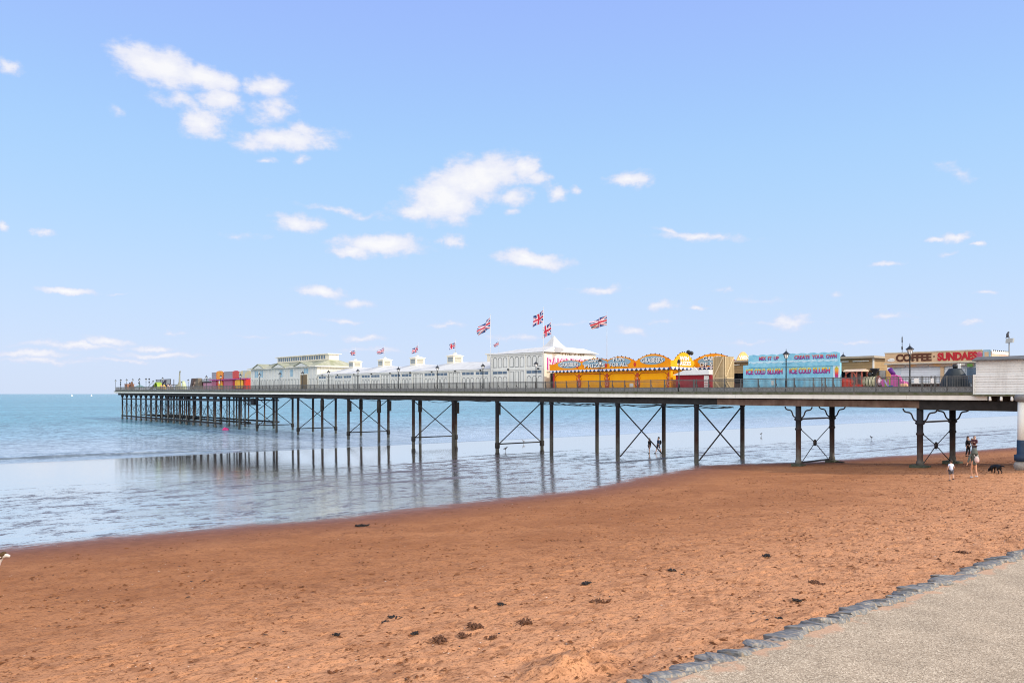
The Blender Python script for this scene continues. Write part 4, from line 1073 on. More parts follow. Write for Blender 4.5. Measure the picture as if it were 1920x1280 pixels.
YF = 1.0
xr = T(1257, YF); xl = T(1038.5, YF); Ly = xr-xl
st = pier_thing('amber_stall', xr, YF, 'amber closed prize stall with scalloped orange sign boards reading grabbers and fun for all', 'stall')
def X(px, w=YF): return T(px, w)-xr
Z0 = 2.42; ZV = 3.08
mb = MB(); mb.box(-Ly, 0, 0, 4.6, 0, 3.0); mb.build('wall', yellow, st, slope=True)
mb = MB()
pk = [(X(1073),2.5,3.62),(X(1123),2.5,3.62),(X(1166),2.3,3.72),(X(1229),2.3,3.82)]
pk = [(X(1073),2.45,3.45),(X(1121),2.5,3.55),(X(1166.5),2.1,3.62),(X(1229),2.15,3.72)]
scallop(mb, -Ly-.25, .25, Z0, ZV, pk, -.42, -.27); fb = mb.build('sign_fascia', orange, st, slope=True)
a_, b_ = MB(), MB()
for c, h, p in pk: crest(a_, b_, c, h, ZV, p, -.35)
a_.build('crest_trim', vermil, fb, slope=True); b_.build('bulbs', darkwood, fb, slope=True)
for (c, h, p), wds in zip(pk, ([('GRABBERS',.8)],[('GIANT',.55),('PRIZES',.8)],[('FUN',.5),('FOR ALL',.8)],[('GRABBERS',.85)])):
    sign_word(fb, wds, c, (Z0+p)/2+.08, h*.72, .40, -.43, True)
for pp in (1088, 1142, 1196):
    mb = MB(); c = X(pp); mb.prism([(c-.08,2.6),(c+.08,2.6),(c+.16,2.85),(c,3.05),(c-.16,2.85)], -.46, -.421); mb.build('ornament', bright_red, fb, slope=True)
mb = MB(); valance(mb, -Ly-.2, .2, 2.12, 2.44, -.42, .56); mb.build('valance', [blue, mat('valance_white',(.80,.80,.84),.5,.05,3), black], st, slope=True)
for p0, p1 in ((1040,1084),(1087,1137),(1140,1194),(1197,1254)):
    a, b = X(p0)+.12, X(p1)-.12; mb = MB()
    cc_ = .32; pts = [(a,-.02,.15),(a+.0,-.02,1.1),(a+.12,-.02,1.5),(a,-.02,1.75),(a+.35,-.02,1.98),(b-.35,-.02,1.98),(b,-.02,1.75),(b-.12,-.02,1.5),(b,-.02,1.1),(b,-.02,.15)]
    mb.tube(pts, .035, 6); mb.build('panel_outline', vermil, st, slope=True)
for pp in (1085.7, 1138.5, 1195.5, 1255):
    c = X(pp); mb = MB(); w0 = .22
    prof = [(.10,2.0),(.22,1.8),(.10,1.6),(.30,1.2),(.34,.9),(.24,.6),(.34,.35),(.30,.05)]
    pts = [(c-a, z) for a, z in prof] + [(c+a, z) for a, z in prof[::-1]]
    mb.prism(pts, -.05, .01); pp_ = mb.build('pilaster_panel', vermil, st, slope=True)
    mb = MB(); mb.ring(c, .95, -.07, -.05, .2, .13, 12); mb.ring(c, 1.45, -.07, -.05, .10, .05, 10); mb.ring(c, .4, -.07, -.05, .16, .1, 10); mb.build('scroll', mat('scroll_pink',(.75,.40,.30),.5,.2,3), pp_, slope=True)
mb = MB(); mb.box(-Ly-.1, -Ly+.12, -.06, .02, 0, 2.1); mb.build('corner_post', red, st, slope=True)
mb = MB(); mb.box(X(1181), X(1187.5), -.03, 0, .62, .98); mb.build('notice', letter_w, st, slope=True)
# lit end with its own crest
D1 = WD(1296, xr) - YF
esg = empty('end_sign', (.28,0,0)); esg.parent = st; esg.rotation_euler = (0,0,math.pi/2)
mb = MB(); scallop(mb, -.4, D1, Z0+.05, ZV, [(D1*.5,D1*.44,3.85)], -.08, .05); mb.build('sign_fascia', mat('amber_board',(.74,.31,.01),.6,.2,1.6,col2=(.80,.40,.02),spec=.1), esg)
a_, b_ = MB(), MB(); crest(a_, b_, D1*.5, D1*.44, ZV, 3.85, -.02); a_.build('crest_trim', orange, esg); b_.build('bulbs', darkwood, esg)
text('WIN', D1*.5-.7, D1*.5+.7, 3.1, 3.5, -.1, letter_w, esg, off=.03, slope=False); text('PRIZES', D1*.5-1.0, D1*.5+1.0, 2.65, 3.03, -.1, letter_w, esg, off=.03, slope=False)
mb = MB(); valance(mb, -.4, D1, 2.14, 2.48, -.08, .5); mb.build('valance', [blue, MATS['valance_white'], black], esg)
mb = MB(); mb.box(-.3, .0, .0, .15, .05, 2.1); mb.build('corner_panel', orange, esg)
mb = MB(); mb.tube([(.2,.24,.2),(.2,.24,1.9),(2.4,.24,1.9),(2.4,.24,.2)], .04, 6); mb.build('panel_outline', vermil, esg)
x = T(1292.5, 4.0); o = pier_thing('loudspeaker_pole', x, 4.0, 'black round loudspeakers on a pole behind the win prizes sign', 'loudspeaker')
mb = MB(); mb.tube([(0,0,0),(0,0,4.0)], .04, 6); mb.build('pole', black, o)
mb = MB(); mb.ball((-.1,0,3.95), .22, 0, 10, 8); mb.ball((.25,0,3.85), .2, 0, 10, 8); mb.build('horn', black, o)

# ---- games stall behind (faces the walkway)
Y2 = 5.0
xr = T(1374, Y2); xl = T(1299, Y2); Lg = xr-xl
g2 = pier_thing('games_stall', xr, Y2, 'second orange stall with games sign board behind the red kiosk and timber gate', 'stall')
def X(px, w=Y2): return T(px, w)-xr
mb = MB(); mb.box(-Lg, 0, .3, 4, 0, 2.9); mb.build('wall', dark, g2, slope=True)
mb = MB(); pk = [(X(1338), 2.6, 3.75)]; scallop(mb, -Lg, .1, 2.5, 2.98, pk, -.15, .0); fb = mb.build('sign_fascia', orange, g2, slope=True)
a_, b_ = MB(), MB(); crest(a_, b_, pk[0][0], 2.6, 2.98, 3.75, -.08); a_.build('crest_trim', red, fb, slope=True); b_.build('bulbs', darkwood, fb, slope=True)
sign_word(fb, [('GAMES',.6),('OF SKILL',.85)], X(1338), 3.05, 1.7, .42, -.16, True)
mb = MB(); valance(mb, -Lg, 0, 2.2, 2.52, -.15, .5); mb.build('valance', [blue, MATS['valance_white'], black], g2, slope=True)
mb = MB(); mb.box(-Lg, 0, .0, .3, 0, 1.0); mb.build('counter', red, g2, slope=True)
D2 = WD(1405, xr) - Y2
esg = empty('end_sign', (.12,0,0)); esg.parent = g2; esg.rotation_euler = (0,0,math.pi/2)
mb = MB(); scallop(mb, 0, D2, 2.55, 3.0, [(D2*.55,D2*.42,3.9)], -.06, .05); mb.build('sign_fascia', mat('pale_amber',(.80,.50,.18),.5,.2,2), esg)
text('WIN', D2*.55-.8, D2*.55+.8, 3.15, 3.55, -.08, letter_w, esg, off=.03, slope=False); text('PRIZES', D2*.55-1.1, D2*.55+1.1, 2.7, 3.08, -.08, letter_w, esg, off=.03, slope=False)

# ---- red kiosk
Y3 = .9; xr = T(1332, Y3); xl = T(1267, Y3); Lr = xr-xl
rk = pier_thing('red_kiosk', xr, Y3, 'small dark red kiosk with a white sloped canopy beside the timber gate', 'kiosk')
def X(px, w=Y3): return T(px, w)-xr
mb = MB(); mb.box(-Lr, 0, 0, 1.8, 0, 1.68); mb.build('wall', boards('red_boarding',(.40,.02,.035),1.15,'X',.75,line=.03), rk, slope=True)
mb = MB(); mb.prism([(-Lr-.15,1.68),(.02,1.68),(.02,2.12),(-Lr+1.15,2.12)], -.25, 2.0); mb.prism([(X(1299),2.12),(X(1310),2.12),(X(1308),2.28),(X(1304.5),2.38),(X(1301),2.28)], -.25, -.15); mb.build('canopy', mat('canopy_white',(.80,.80,.77),.5,.05,1), rk, slope=True)
mb = MB(); mb.box(X(1320.5), X(1329.5), -.05, 0, .3, 1.6); bd = mb.build('notice_board', letter_w, rk, slope=True)
mb = MB()
for i in range(5): mb.box(X(1321.3), X(1328.7), -.06, -.051, .45+i*.16, .50+i*.16)
mb.build('print', bright_red, bd, slope=True)

# ---- timber gate, one leaf folded back
def gate(leafname, par, wd_, lit):
    mb = MB(); mb.box(0, wd_, 0, .05, .05, 3.22); lf = mb.build(leafname, vtimber, par)
    mb = MB(); f_ = .09
    mb.box(0, f_, -.05, -.002, .05, 3.22); mb.box(wd_-f_, wd_, -.05, -.002, .05, 3.22); mb.box(f_, wd_-f_, -.05, -.002, 1.28, 1.38)
    if not lit: mb.bar((.1,-.03,1.42),(wd_-.1,-.03,3.15),.05,.11); mb.bar((.1,-.03,1.22),(wd_-.1,-.03,.1),.05,.11)
    else: mb.bar((.1,-.03,1.42),(wd_-.1,-.03,3.15),.05,.11); mb.bar((.1,-.03,1.22),(wd_-.1,-.03,.1),.05,.11)
    mb.build('frame', tbar, lf); return lf
Y4 = .3; xg = T(1337, Y4); gt = pier_thing('timber_gate', xg, Y4, 'tall pale timber gate with diagonal braces between the red and blue kiosks', 'gate')
wl = T(1358, Y4)-xg; gate('gate_leaf', gt, wl, False)
dr_ = WD(1375, T(1358.5, Y4)) - Y4
lf = gate('gate_leaf', gt, dr_, True); lf.location = (wl+.06, 0, 0); lf.rotation_euler = (0,0,math.pi/2)

# ---- blue slush kiosk
Y5 = .95; xr = T(1574, Y5); xl = T(1393.5, Y5); xu = T(1404, Y5)
bk = pier_thing('slush_kiosk', xr, Y5, 'pale blue frosted kiosk lettered ice cold slush and create your own', 'kiosk')
def X(px, w=Y5): return T(px, w)-xr
ice = mat('frost_blue', (.18,.50,.66), .45, .3, 1.6, col2=(.33,.64,.74))
def ice_mat():
    t, N, L = nt(ice); b = N['Principled BSDF']; src = b.inputs['Base Color'].links[0].from_socket
    tc = N.new('ShaderNodeTexCoord'); n = N.new('ShaderNodeTexNoise'); n.inputs['Scale'].default_value = 4; n.inputs['Detail'].default_value = 8; n.inputs['Roughness'].default_value = .75; L.new(tc.outputs['Object'], n.inputs[0])
    r = N.new('ShaderNodeMapRange'); L.new(n.outputs['Fac'], r.inputs[0]); r.inputs['From Min'].default_value = .48; r.inputs['From Max'].default_value = .68; r.inputs['To Max'].default_value = .6
    x = N.new('ShaderNodeMixRGB'); L.new(r.outputs[0], x.inputs[0]); L.new(src, x.inputs[1]); x.inputs[2].default_value = (.10,.38,.62,1); L.new(x.outputs[0], b.inputs['Base Color'])
ice_mat()
mb = MB(); mb.box(X(1393.5), 0, 0, .3, 0, 2.42); mb.build('wall', ice, bk, slope=True)
XU = X(1404); n = 60; pts = [(XU,2.2),(.06,2.2)]
for i in range(n+1):
    f = i/n; x = .06+(XU-.06)*f; pts.append((x, 3.18+.10*abs(math.sin(f*math.pi*9))**.7 + (.0)))
mb = MB(); mb.prism(pts, -.07, .0); fb = mb.build('sign_fascia', ice, bk, slope=True)
mb = MB(); n = 40; pts = []
for i in range(n+1):
    f = i/n; x = XU+.05+(-.1-XU)*f; pts.append((x, 2.55+.05*math.sin(i*1.9)))
for i in range(n+1):
    f = i/n; x = -.05+(XU+.1)*f; pts.append((x, 2.70+.03*math.sin(i*1.3)))
mb.prism(pts, -.085, -.071); mb.build('icicles', mat('icicle_white',(.66,.80,.86),.5,.3,5,col2=(.3,.6,.72)), fb, slope=True)
slush = gradmat('slush_letters', [(0,(.16,.02,.30)),(.45,(.50,.03,.16)),(.62,(.62,.05,.05)),(.72,(.85,.45,.04)),(1,(.6,.75,.12))])
purp = mat('purple_letter', (.12,.02,.20), .5, .2, 2)
redl = gradmat('red_letters', [(0,(.08,.05,.35)),(.5,(.45,.03,.20)),(1,(.70,.25,.08))])
for a, b, s_ in ((1399.5,1467.5,0),(1480.5,1556.5,0)):
    g_ = X(b)-X(a)
    for wd_, f0, f1 in (('ICE',0,.2),('COLD',.235,.54),('SLUSH',.59,1)):
        text(wd_, X(a)+g_*f0, X(a)+g_*f1, 1.62, 2.10, -.02, slush, bk, off=.035)
for wd_, a, b in (('MIX',1424.5,1437.5),('IT',1441,1448),('UP',1452,1461.5),('CREATE',1490.5,1519.5),('YOUR',1523.5,1546),('OWN',1550,1570)):
    text(wd_, X(a), X(b), 2.78, 3.10, -.085, redl, fb, off=.03)
mb = MB(); c = X(1569); mb.box(c-.30, c+.26, -.02, 0, 1.2, 2.55); pb = mb.build('cup_panel', mat('panel_ice',(.62,.78,.84),.5,.15,3), bk, slope=True)
mb = MB(); mb.prism([(c-.12,1.3),(c+.12,1.3),(c+.16,2.0),(c,2.15),(c-.16,2.0)], -.045, -.021); mb.build('slush_cup', gradmat('cup_rainbow', [(0,(.35,.01,.25)),(.3,(.70,.03,.06)),(.65,(.85,.35,.03)),(1,(.25,.55,.05))]), pb, slope=True)
mb = MB(); mb.box(X(1447), X(1451), -.03, 0, .72, 1.1); mb.build('notice', letter_w, bk, slope=True)

# ---- long timber kiosk behind
Y6 = 4.6; xr = T(1637, Y6); xl = T(1376, Y6)
tk = pier_thing('timber_kiosk', xr, Y6, 'long boarded timber kiosk with flat canopy behind the toy train', 'kiosk')
def X(px, w=Y6): return T(px, w)-xr
D6 = WD(1664, xr)-Y6; Lt = xr-xl
mb = MB(); mb.box(-Lt, 0, 0, D6, 1.85, 2.85); mb.box(-Lt, 0, 1.2, D6, 0, 1.85); mb.build('wall', timber, tk, slope=True)
mb = MB(); mb.box(-Lt, -1.2, 1.1, 1.19, .9, 1.85); mb.build('serving_hatch', dark, tk, slope=True)
mb = MB(); mb.box(-Lt, -1.2, .2, 1.0, 0, .95); mb.build('counter', mat('counter_brown',(.10,.07,.06),.6,.3,3), tk, slope=True)
mb = MB(); mb.box(-Lt-.3, .35, -.55, D6+.3, 2.85, 3.02); mb.build('canopy', mat('canopy_board',(.40,.33,.24),.7,.15,1), tk, slope=True)
mb = MB(); mb.box(-.04, .06, -.03, .08, 0, 2.85); mb.build('corner_post', letter_w, tk, slope=True)
for a, b in ((1377,1388),(1576,1592),(1600,1630)):
    mb = MB(); mb.box(X(a), X(b), -.12, -.03, 2.60, 2.68); mb.build('strip_lamp', letter_w, tk, slope=True)
mb = MB(); mb.box(.02, .09, .9, 1.9, 0, 1.9); mb.build('side_door', greyiron, tk, slope=True)
mb = MB(); mb.box(.02, .10, 2.0, 3.2, 0, 1.9); mb.build('side_panel', mat('ochre_panel',(.40,.22,.06),.6,.2,3), tk, slope=True)

# ---- coffee and sundaes kiosk
Y7 = 4.0; xr = T(1843, Y7); xl = T(1660.5, Y7); Lc = xr-xl
ck = pier_thing('coffee_kiosk', xr, Y7, 'white shuttered kiosk with a tan sign board reading coffee and sundaes', 'kiosk')
def X(px, w=Y7): return T(px, w)-xr
mb = MB(); mb.box(-Lc+.3, 0, .25, 3.5, 0, 2.4); mb.build('wall', mat('pale_blue_wall',(.62,.68,.72),.5,.1,1), ck, slope=True)
tan = mat('tan_board', (.60,.40,.22), .55, .2, 1.2, col2=(.66,.46,.28), dirt=.1)
mb = MB(); mb.box(-Lc, 0, -.1, .05, 2.38, 3.12); fb = mb.build('sign_board', tan, ck, slope=True)
mb = MB(); mb.box(-Lc-.04, 0, -.14, -.06, 3.12, 3.2); mb.box(-Lc-.04, 0, -.14, -.06, 2.28, 2.38); mb.build('sign_frame', mat('frame_buff',(.62,.56,.44),.5,.2,2), fb, slope=True)
brown = mat('coffee_brown', (.115,.04,.018), .5, .2, 2)
text('COFFEE', X(1681), X(1748), 2.47, 3.06, -.11, brown, fb, off=.05)
text('SUNDAES', X(1759), X(1833), 2.46, 3.06, -.11, mat('sundae_red',(.52,.02,.03),.5,.15,2), fb, off=.055)
mb = MB(); mb.ball((X(1752.5),-.11,2.8),(.06,.02,.06),0,8,6); mb.build('dot', brown, fb, slope=True)
mb = MB(); c = X(1672); mb.ball((c,-.11,2.6),(.30,.02,.12),0,12,6); mb.ball((c+.05,-.125,2.68),(.2,.02,.08),0,12,6); mb.build('cup_picture', letter_w, fb, slope=True)
mb = MB(); c = X(1837.5); mb.prism([(c-.08,2.45),(c+.08,2.45),(c+.2,2.8),(c-.2,2.8)], -.13, -.101); mb.ball((c,-.12,2.88),(.2,.02,.16),0,10,6); mb.build('sundae_picture', mat('sundae_pink',(.60,.14,.22),.5,.3,5), fb, slope=True)
mb = MB()
for i, (a, b) in enumerate(((1664,1697),(1699,1740),(1742,1785),(1787,1826))): mb.box(X(a), X(b), -.03, .06, 2.05, 2.27)
mb.build('pelmet', mat('pelmet_mixed',(.42,.20,.05),.6,.3,1.1,col2=(.20,.24,.27)), ck, slope=True)
for a, b in ((1687,1762),(1769,1807)):
    mb = MB(); mb.box(X(a), X(b), .19, .25, .95, 1.95); mb.build('roller_shutter', boards('shutter_white',(.74,.77,.79),.1,'Z',.85), ck, slope=True)
mb = MB(); mb.box(X(1762), X(1768), .1, .24, 0, 2.05); mb.build('menu_post', tan, ck, slope=True)
mb = MB(); mb.box(-Lc+.4, X(1806), -.2, .25, .78, .88); mb.build('counter_shelf', letter_w, ck, slope=True)
mb = MB(); mb.box(-Lc+.4, X(1800), .17, .25, .0, .78); mb.build('counter_front', boards('counter_red_brick',(.17,.10,.08),.2,'X',.5), ck, slope=True)
mb = MB(); mb.box(X(1808.5)-.09, X(1808.5)+.09, -1.0, -.82, 0, 2.2); mb.box(X(1808.5)-.05, X(1808.5)+.05, -.82, .2, 2.1, 2.2); mb.build('porch_post', letter_w, ck, slope=True)
mb = MB(); mb.box(X(1812), X(1832), .1, .24, .85, 1.9); mb.build('window', winblue, ck, slope=True)
mb = MB(); mb.box(X(1814), X(1824), -.05, .1, 1.98, 2.2); mb.build('small_sign', mat('green_sign',(.14,.30,.06),.5,.2,3), ck, slope=True)
# end continuation: framed blue board and lit cream board
x = T(1843.5, Y7); o = pier_thing('framed_board', x, Y7, 'tan board in a pale blue frame above the white cabin roof', 'sign')
b_ = T(1858, Y7)-x
mb = MB(); mb.box(0, b_, -.08, .0, 2.2, 3.16); mb.build('frame', lblue, o)
mb = MB(); mb.box(.12, b_-.12, -.1, -.081, 2.4, 3.0); mb.build('panel', tan, o)
mb = MB(); mb.bar((.1,.2,0),(.1,.2,2.2),.1,.1); mb.bar((b_-.1,.2,0),(b_-.1,.2,2.2),.1,.1); mb.build('legs', darkwood, o)
d_ = WD(1890, x+b_)-Y7; o = pier_thing('cream_board', x+b_, Y7, 'peach coloured bulb trimmed board seen end-on behind the white cabin', 'sign', rz=math.pi/2)
mb = MB(); mb.box(0, d_, -.06, .02, 2.2, 3.05); mb.build('panel', mat('peach',(.78,.50,.34),.5,.1,1.5), o)
mb = MB(); mb.box(-.03, d_, -.09, -.061, 2.86, 3.12); mb.build('trim', letter_w, o)
mb = MB()
for i in range(9): mb.ball((.2+i*d_/9, -.1, 3.1), .05, 0, 6, 4)
mb.build('bulbs', darkwood, o)
mb = MB(); mb.bar((.2,.05,0),(.2,.05,2.2),.1,.1); mb.bar((d_-.2,.05,0),(d_-.2,.05,2.2),.1,.1); mb.build('legs', darkwood, o)

# ---- white weatherboarded cabin at the shore end
Y8 = -.95; xl = T(1830, Y8); cb = pier_thing('white_cabin', xl, Y8, 'white weatherboarded cabin with grey felt roof at the shore end of the deck', 'cabin')
Z = lambda py, p=1840: H(p, py, Y8)
wb = boards('weatherboard', (.76,.755,.71), .165, 'Z', .5, line=.07, var=.07, dirt=.28)
Lw = 11.0
mb = MB()
zl, zh = Z(739), Z(676)
zm = zl + 1.30
nb = 8
for i in range(nb):
    a = zl + (zm-zl)*i/nb; b = zl + (zm-zl)*(i+1)/nb
    mb.prismx([(-.075,a),(3.4,a),(3.4,b),(-.05,b)], -.12, Lw)
mb.build('lower_boards', wb, cb)
mb = MB()
for i in range(6):
    a = zm + (zh-zm)*i/6; b = zm + (zh-zm)*(i+1)/6
    mb.prismx([(-.025,a),(3.3,a),(3.3,b),(-.0,b)], 0, Lw)
mb.build('upper_boards', wb, cb)
mb = MB(); mb.prismx([(-.35,zh-.02),(3.6,zh-.02),(3.6,zh+.30),(.45,zh+.27),(-.35,zh+.05)], -.12, Lw); mb.build('roof', mat('roofing_felt',(.15,.15,.15),.9,.3,2,dirt=.2), cb)
mb = MB(); mb.box(-.14, -.06, -.12, -.076, zl, zm); mb.build('corner_trim', white, cb)
mb = MB(); mb.box(-.2, Lw, -.2, 3.4, zl-.12, zl-.0); mb.build('sill_beam', moss, cb)
mb = MB()
for p in (1857, 1878, 1898): x = T(p, Y8-.05)-xl; mb.lathe([(.07,zl-.42),(.09,zl-.36),(.07,zl-.12)], 8, (x,-.1,0))
mb.build('pegs', letter_w, cb)
mb = MB(); mb.box(T(1880,Y8)-xl, T(1880,Y8)-xl+.12, -.15, 0, zl-.45, zl-.2); mb.build('lamp', letter_w, cb) if False else None

# ---- covered ride, toy train, pink ride car
x = T(1791, 1.6); o = pier_thing('covered_ride', x, 1.6, 'round ride wrapped in dark tarpaulin with a black knob on top', 'ride')
mb = MB(); n = 28; vs = []
prof = [(1.02,0),(.98,.35),(.93,.75),(.80,1.15),(.62,1.45),(.45,1.72),(.40,1.80),(.1,1.82)]
for r, z in prof:
    for k in range(n):
        q = 2*math.pi*k/n; rr = r*(1+.05*math.cos(q*9)*(1-z/2)); vs.append((rr*math.cos(q), rr*math.sin(q), z))
fs = [(i*n+k, i*n+(k+1)%n, (i+1)*n+(k+1)%n, (i+1)*n+k) for i in range(len(prof)-1) for k in range(n)] + [tuple(range(len(vs)-n, len(vs)))]
mb.add(vs, fs, 0, True); mb.build('tarpaulin', rubber, o)
mb = MB(); mb.lathe([(.16,1.8),(.17,2.05),(.10,2.12)], 10); mb.build('knob', black, o)

xt = T(1604, 1.9); tr = pier_thing('toy_train', xt, 1.9, 'small fairground steam train ride with red cab and cream boiler', 'ride')
S = 1.0; X = lambda p: T(p, 1.9)-xt
a, b = X(1590), X(1622)
mb = MB(); mb.box(a, b, -.45, .45, .25, .75); cab = mb.build('cab', bright_red, tr)
mb = MB()
for p in (a+.05, a+.55, b-.45, b-.05):
    for y in (-.42, .42): mb.bar((p,y,.7),(p,y,1.75),.08,.08)
mb.ring((a+.05+b-.45)/2-.05, 1.3, -.46, -.40, .46, .38, 14, 0, 1.0, 0, math.pi)
mb.build('cab_pillar', mat('dusty_red',(.45,.12,.08),.5,.2,3), cab)
mb = MB(); mb.prismx([(-.55,1.72),(.55,1.72),(.4,1.86),(0,1.92),(-.4,1.86)], a-.12, b+.05); mb.build('cab_roof', mat('cab_cream',(.72,.55,.40),.5,.1,2), cab)
mb = MB(); mb.box(a+.1, b-.5, .1, .4, .75, 1.6); mb.build('cab_back', greyiron, cab)
c, d = X(1621), X(1646)
mb = MB(); mb.tube([(c,0,.92),(d,0,.92)], .42, 16); mb.build('boiler', mat('boiler_cream',(.72,.66,.42),.45,.15,3), tr)
mb = MB()
for f in (.25,.5,.75): p = c+(d-c)*f; mb.tube([(p-.03,0,.92),(p+.03,0,.92)], .44, 16)
mb.build('boiler_band', mat('olive_band',(.12,.13,.07),.5,.2,3), tr)
mb = MB(); mb.tube([(d,0,.92),(d+.12,0,.92)], .45, 16); mb.build('smokebox', mat('maroon',(.22,.05,.03),.45,.2,3), tr)
mb = MB(); mb.tube([(d+.12,0,.92),(d+.16,0,.92)], .30, 14); mb.build('smokebox_door', mat('pale_pink',(.70,.58,.62),.5,.1,3), tr)
mb = MB(); mb.lathe([(.12,1.3),(.12,1.6),(.34,1.85),(.36,1.95),(.1,1.95)], 12, (d-.25,0,0)); mb.build('chimney', black, tr)
mb = MB(); mb.lathe([(.12,1.3),(.2,1.4),(.2,1.55),(.05,1.62)], 10, (c+.45,0,0)); mb.build('dome', black, tr)
mb = MB(); mb.box(c, d+.25, -.42, .42, .12, .45); mb.build('chassis', mat('train_grey',(.22,.22,.24),.5,.3,3), tr)
for p in (a+.35, c+.15, c+.75, d-.1):
    for y in (-.5, .44):
        mb = MB(); mb.ring(p, .27, y, y+.06, .27, .20, 14); 
        for q in range(4): mb.bar((p-.2*math.cos(q*.785),y+.03,.27-.2*math.sin(q*.785)),(p+.2*math.cos(q*.785),y+.03,.27+.2*math.sin(q*.785)),.03,.03)
        mb.build('wheel', red if p < c else letter_w, tr)
mb = MB(); mb.prism([(d+.2,.08),(d+.65,.08),(d+.25,.4)], -.4, .4); mb.build('cowcatcher', mat('rose',(.55,.30,.28),.5,.2,4), tr)
xt = T(1583, 1.7); o = pier_thing('red_ride_car', xt, 1.7, 'bright red rounded ride car peeking out right of the slush kiosk', 'ride')
mb = MB(); mb.ball((0,0,.95),(.75,.4,.32)); mb.box(-.6,.6,-.35,.35,.4,.95); mb.build('body', bright_red, o)
mb = MB(); mb.box(-.6,.55,-.3,.3,0,.4); mb.build('base', purp, o)
xt = T(1682, 1.9); o = pier_thing('pink_ride_car', xt, 1.9, 'pink and purple toy ride car with lime stripes below the coffee kiosk', 'ride')
X = lambda p: T(p, 1.9)-xt
mb = MB(); mb.prism([(X(1664),.25),(X(1703),.25),(X(1704),.55),(X(1699),.9),(X(1690),1.0),(X(1684),1.35),(X(1676),1.45),(X(1672),.95),(X(1660),1.15),(X(1655),.9)], -.4, .4); bd = mb.build('body', mat('ride_pink',(.62,.12,.36),.35,.15,2), o, bevel=.05)
mb = MB(); mb.box(X(1664), X(1667.5), -.43, -.4, .5, 1.15); mb.box(X(1671.5), X(1674.5), -.43, -.4, .5, 1.15); mb.build('stripe', lime, bd)
mb = MB(); mb.bar((X(1663),-.42,1.05),(X(1676),-.42,.25),.03,.12); mb.build('stripe', mat('lilac',(.5,.4,.7),.5,.1,2), bd)
mb = MB(); mb.box(X(1671),X(1679),-.44,-.4,.3,.65); mb.build('panel', blue, bd)
mb = MB(); mb.ball((X(1697),-.25,.62),(.36,.25,.22)); mb.build('nose', mat('nose_peach',(.80,.45,.25),.4,.2,3), o)
mb = MB(); mb.tube([(X(1668),0,1.9),(X(1676),0,1.45)], .16, 10); mb.build('handle', purp, o)
mb = MB(); mb.tube([(X(1679),-.3,1.4),(X(1686),-.3,1.35),(X(1692),-.3,.95)], .05, 6); mb.build('windscreen_frame', magenta, o)
mb = MB()
for p in (1666, 1700): mb.tube([(X(p),-.42,.2),(X(p),.42,.2)], .2, 12)
mb.build('wheels', black, o)

# benches, antenna, floodlights
x = T(1691.5, 5.0); o = pier_thing('mast_aerial', x, 5.0, 'thin dark aerial mast standing on the coffee kiosk roof', 'aerial', z=3.1)
mb = MB(); mb.tube([(0,0,0),(0,0,1.4)], .025, 6); mb.tube([(0,0,.35),(0,0,.6)], .06, 6); mb.tube([(0,0,.9),(0,0,1.3)], .045, 6); mb.build('mast', black, o)
x = T(1892, 2.0); o = pier_thing('floodlight', x, 2.0, 'grey rectangular floodlight on a thin pole above the white cabin', 'floodlight')
zt = H(1892, 631, 2.0)
mb = MB(); mb.tube([(0,0,0),(0,0,zt)], .035, 8); mb.build('pole', greyiron, o)
mb = MB(); mb.prism([(-.18,zt-.42),(.25,zt-.40),(.28,zt-.12),(-.14,zt-.14)], -.14, .14); mb.build('lamp_head', galv, o)
x = T(1889.2, 1.9); o = pier_thing('perched_gull', x, 1.9, 'dark bird perched upright on the floodlight', 'bird', z=zt-.06)
mb = MB(); mb.ball((0,0,.16),(.09,.07,.17)); mb.ball((.05,0,.34),(.06,.055,.06)); mb.tube([(.1,0,.34),(.17,0,.32)],[.02,.004],6); mb.prism([(-.12,-.06),(-.04,.02),(-.06,.12)],-.03,.03); mb.build('body', mat('gull_grey',(.09,.09,.10),.6,.4,9), o)
# paper notices on the railing
for p, y0, y1 in ((1718.5,709,718),(1747.8,709,718)):
    x = T(p, -.5); o = pier_thing('notice', x, -.5, 'white paper notice on the railing just right of the large lamp post' if p < 1730 else 'white paper notice between the paired gate posts of the railing', 'notice')
    mb = MB(); hw = .16 if p < 1730 else .1; mb.box(-hw, hw, -.01, 0, H(p,y1,-.5), H(p,y0,-.5)); mb.build('sheet', letter_w, o)
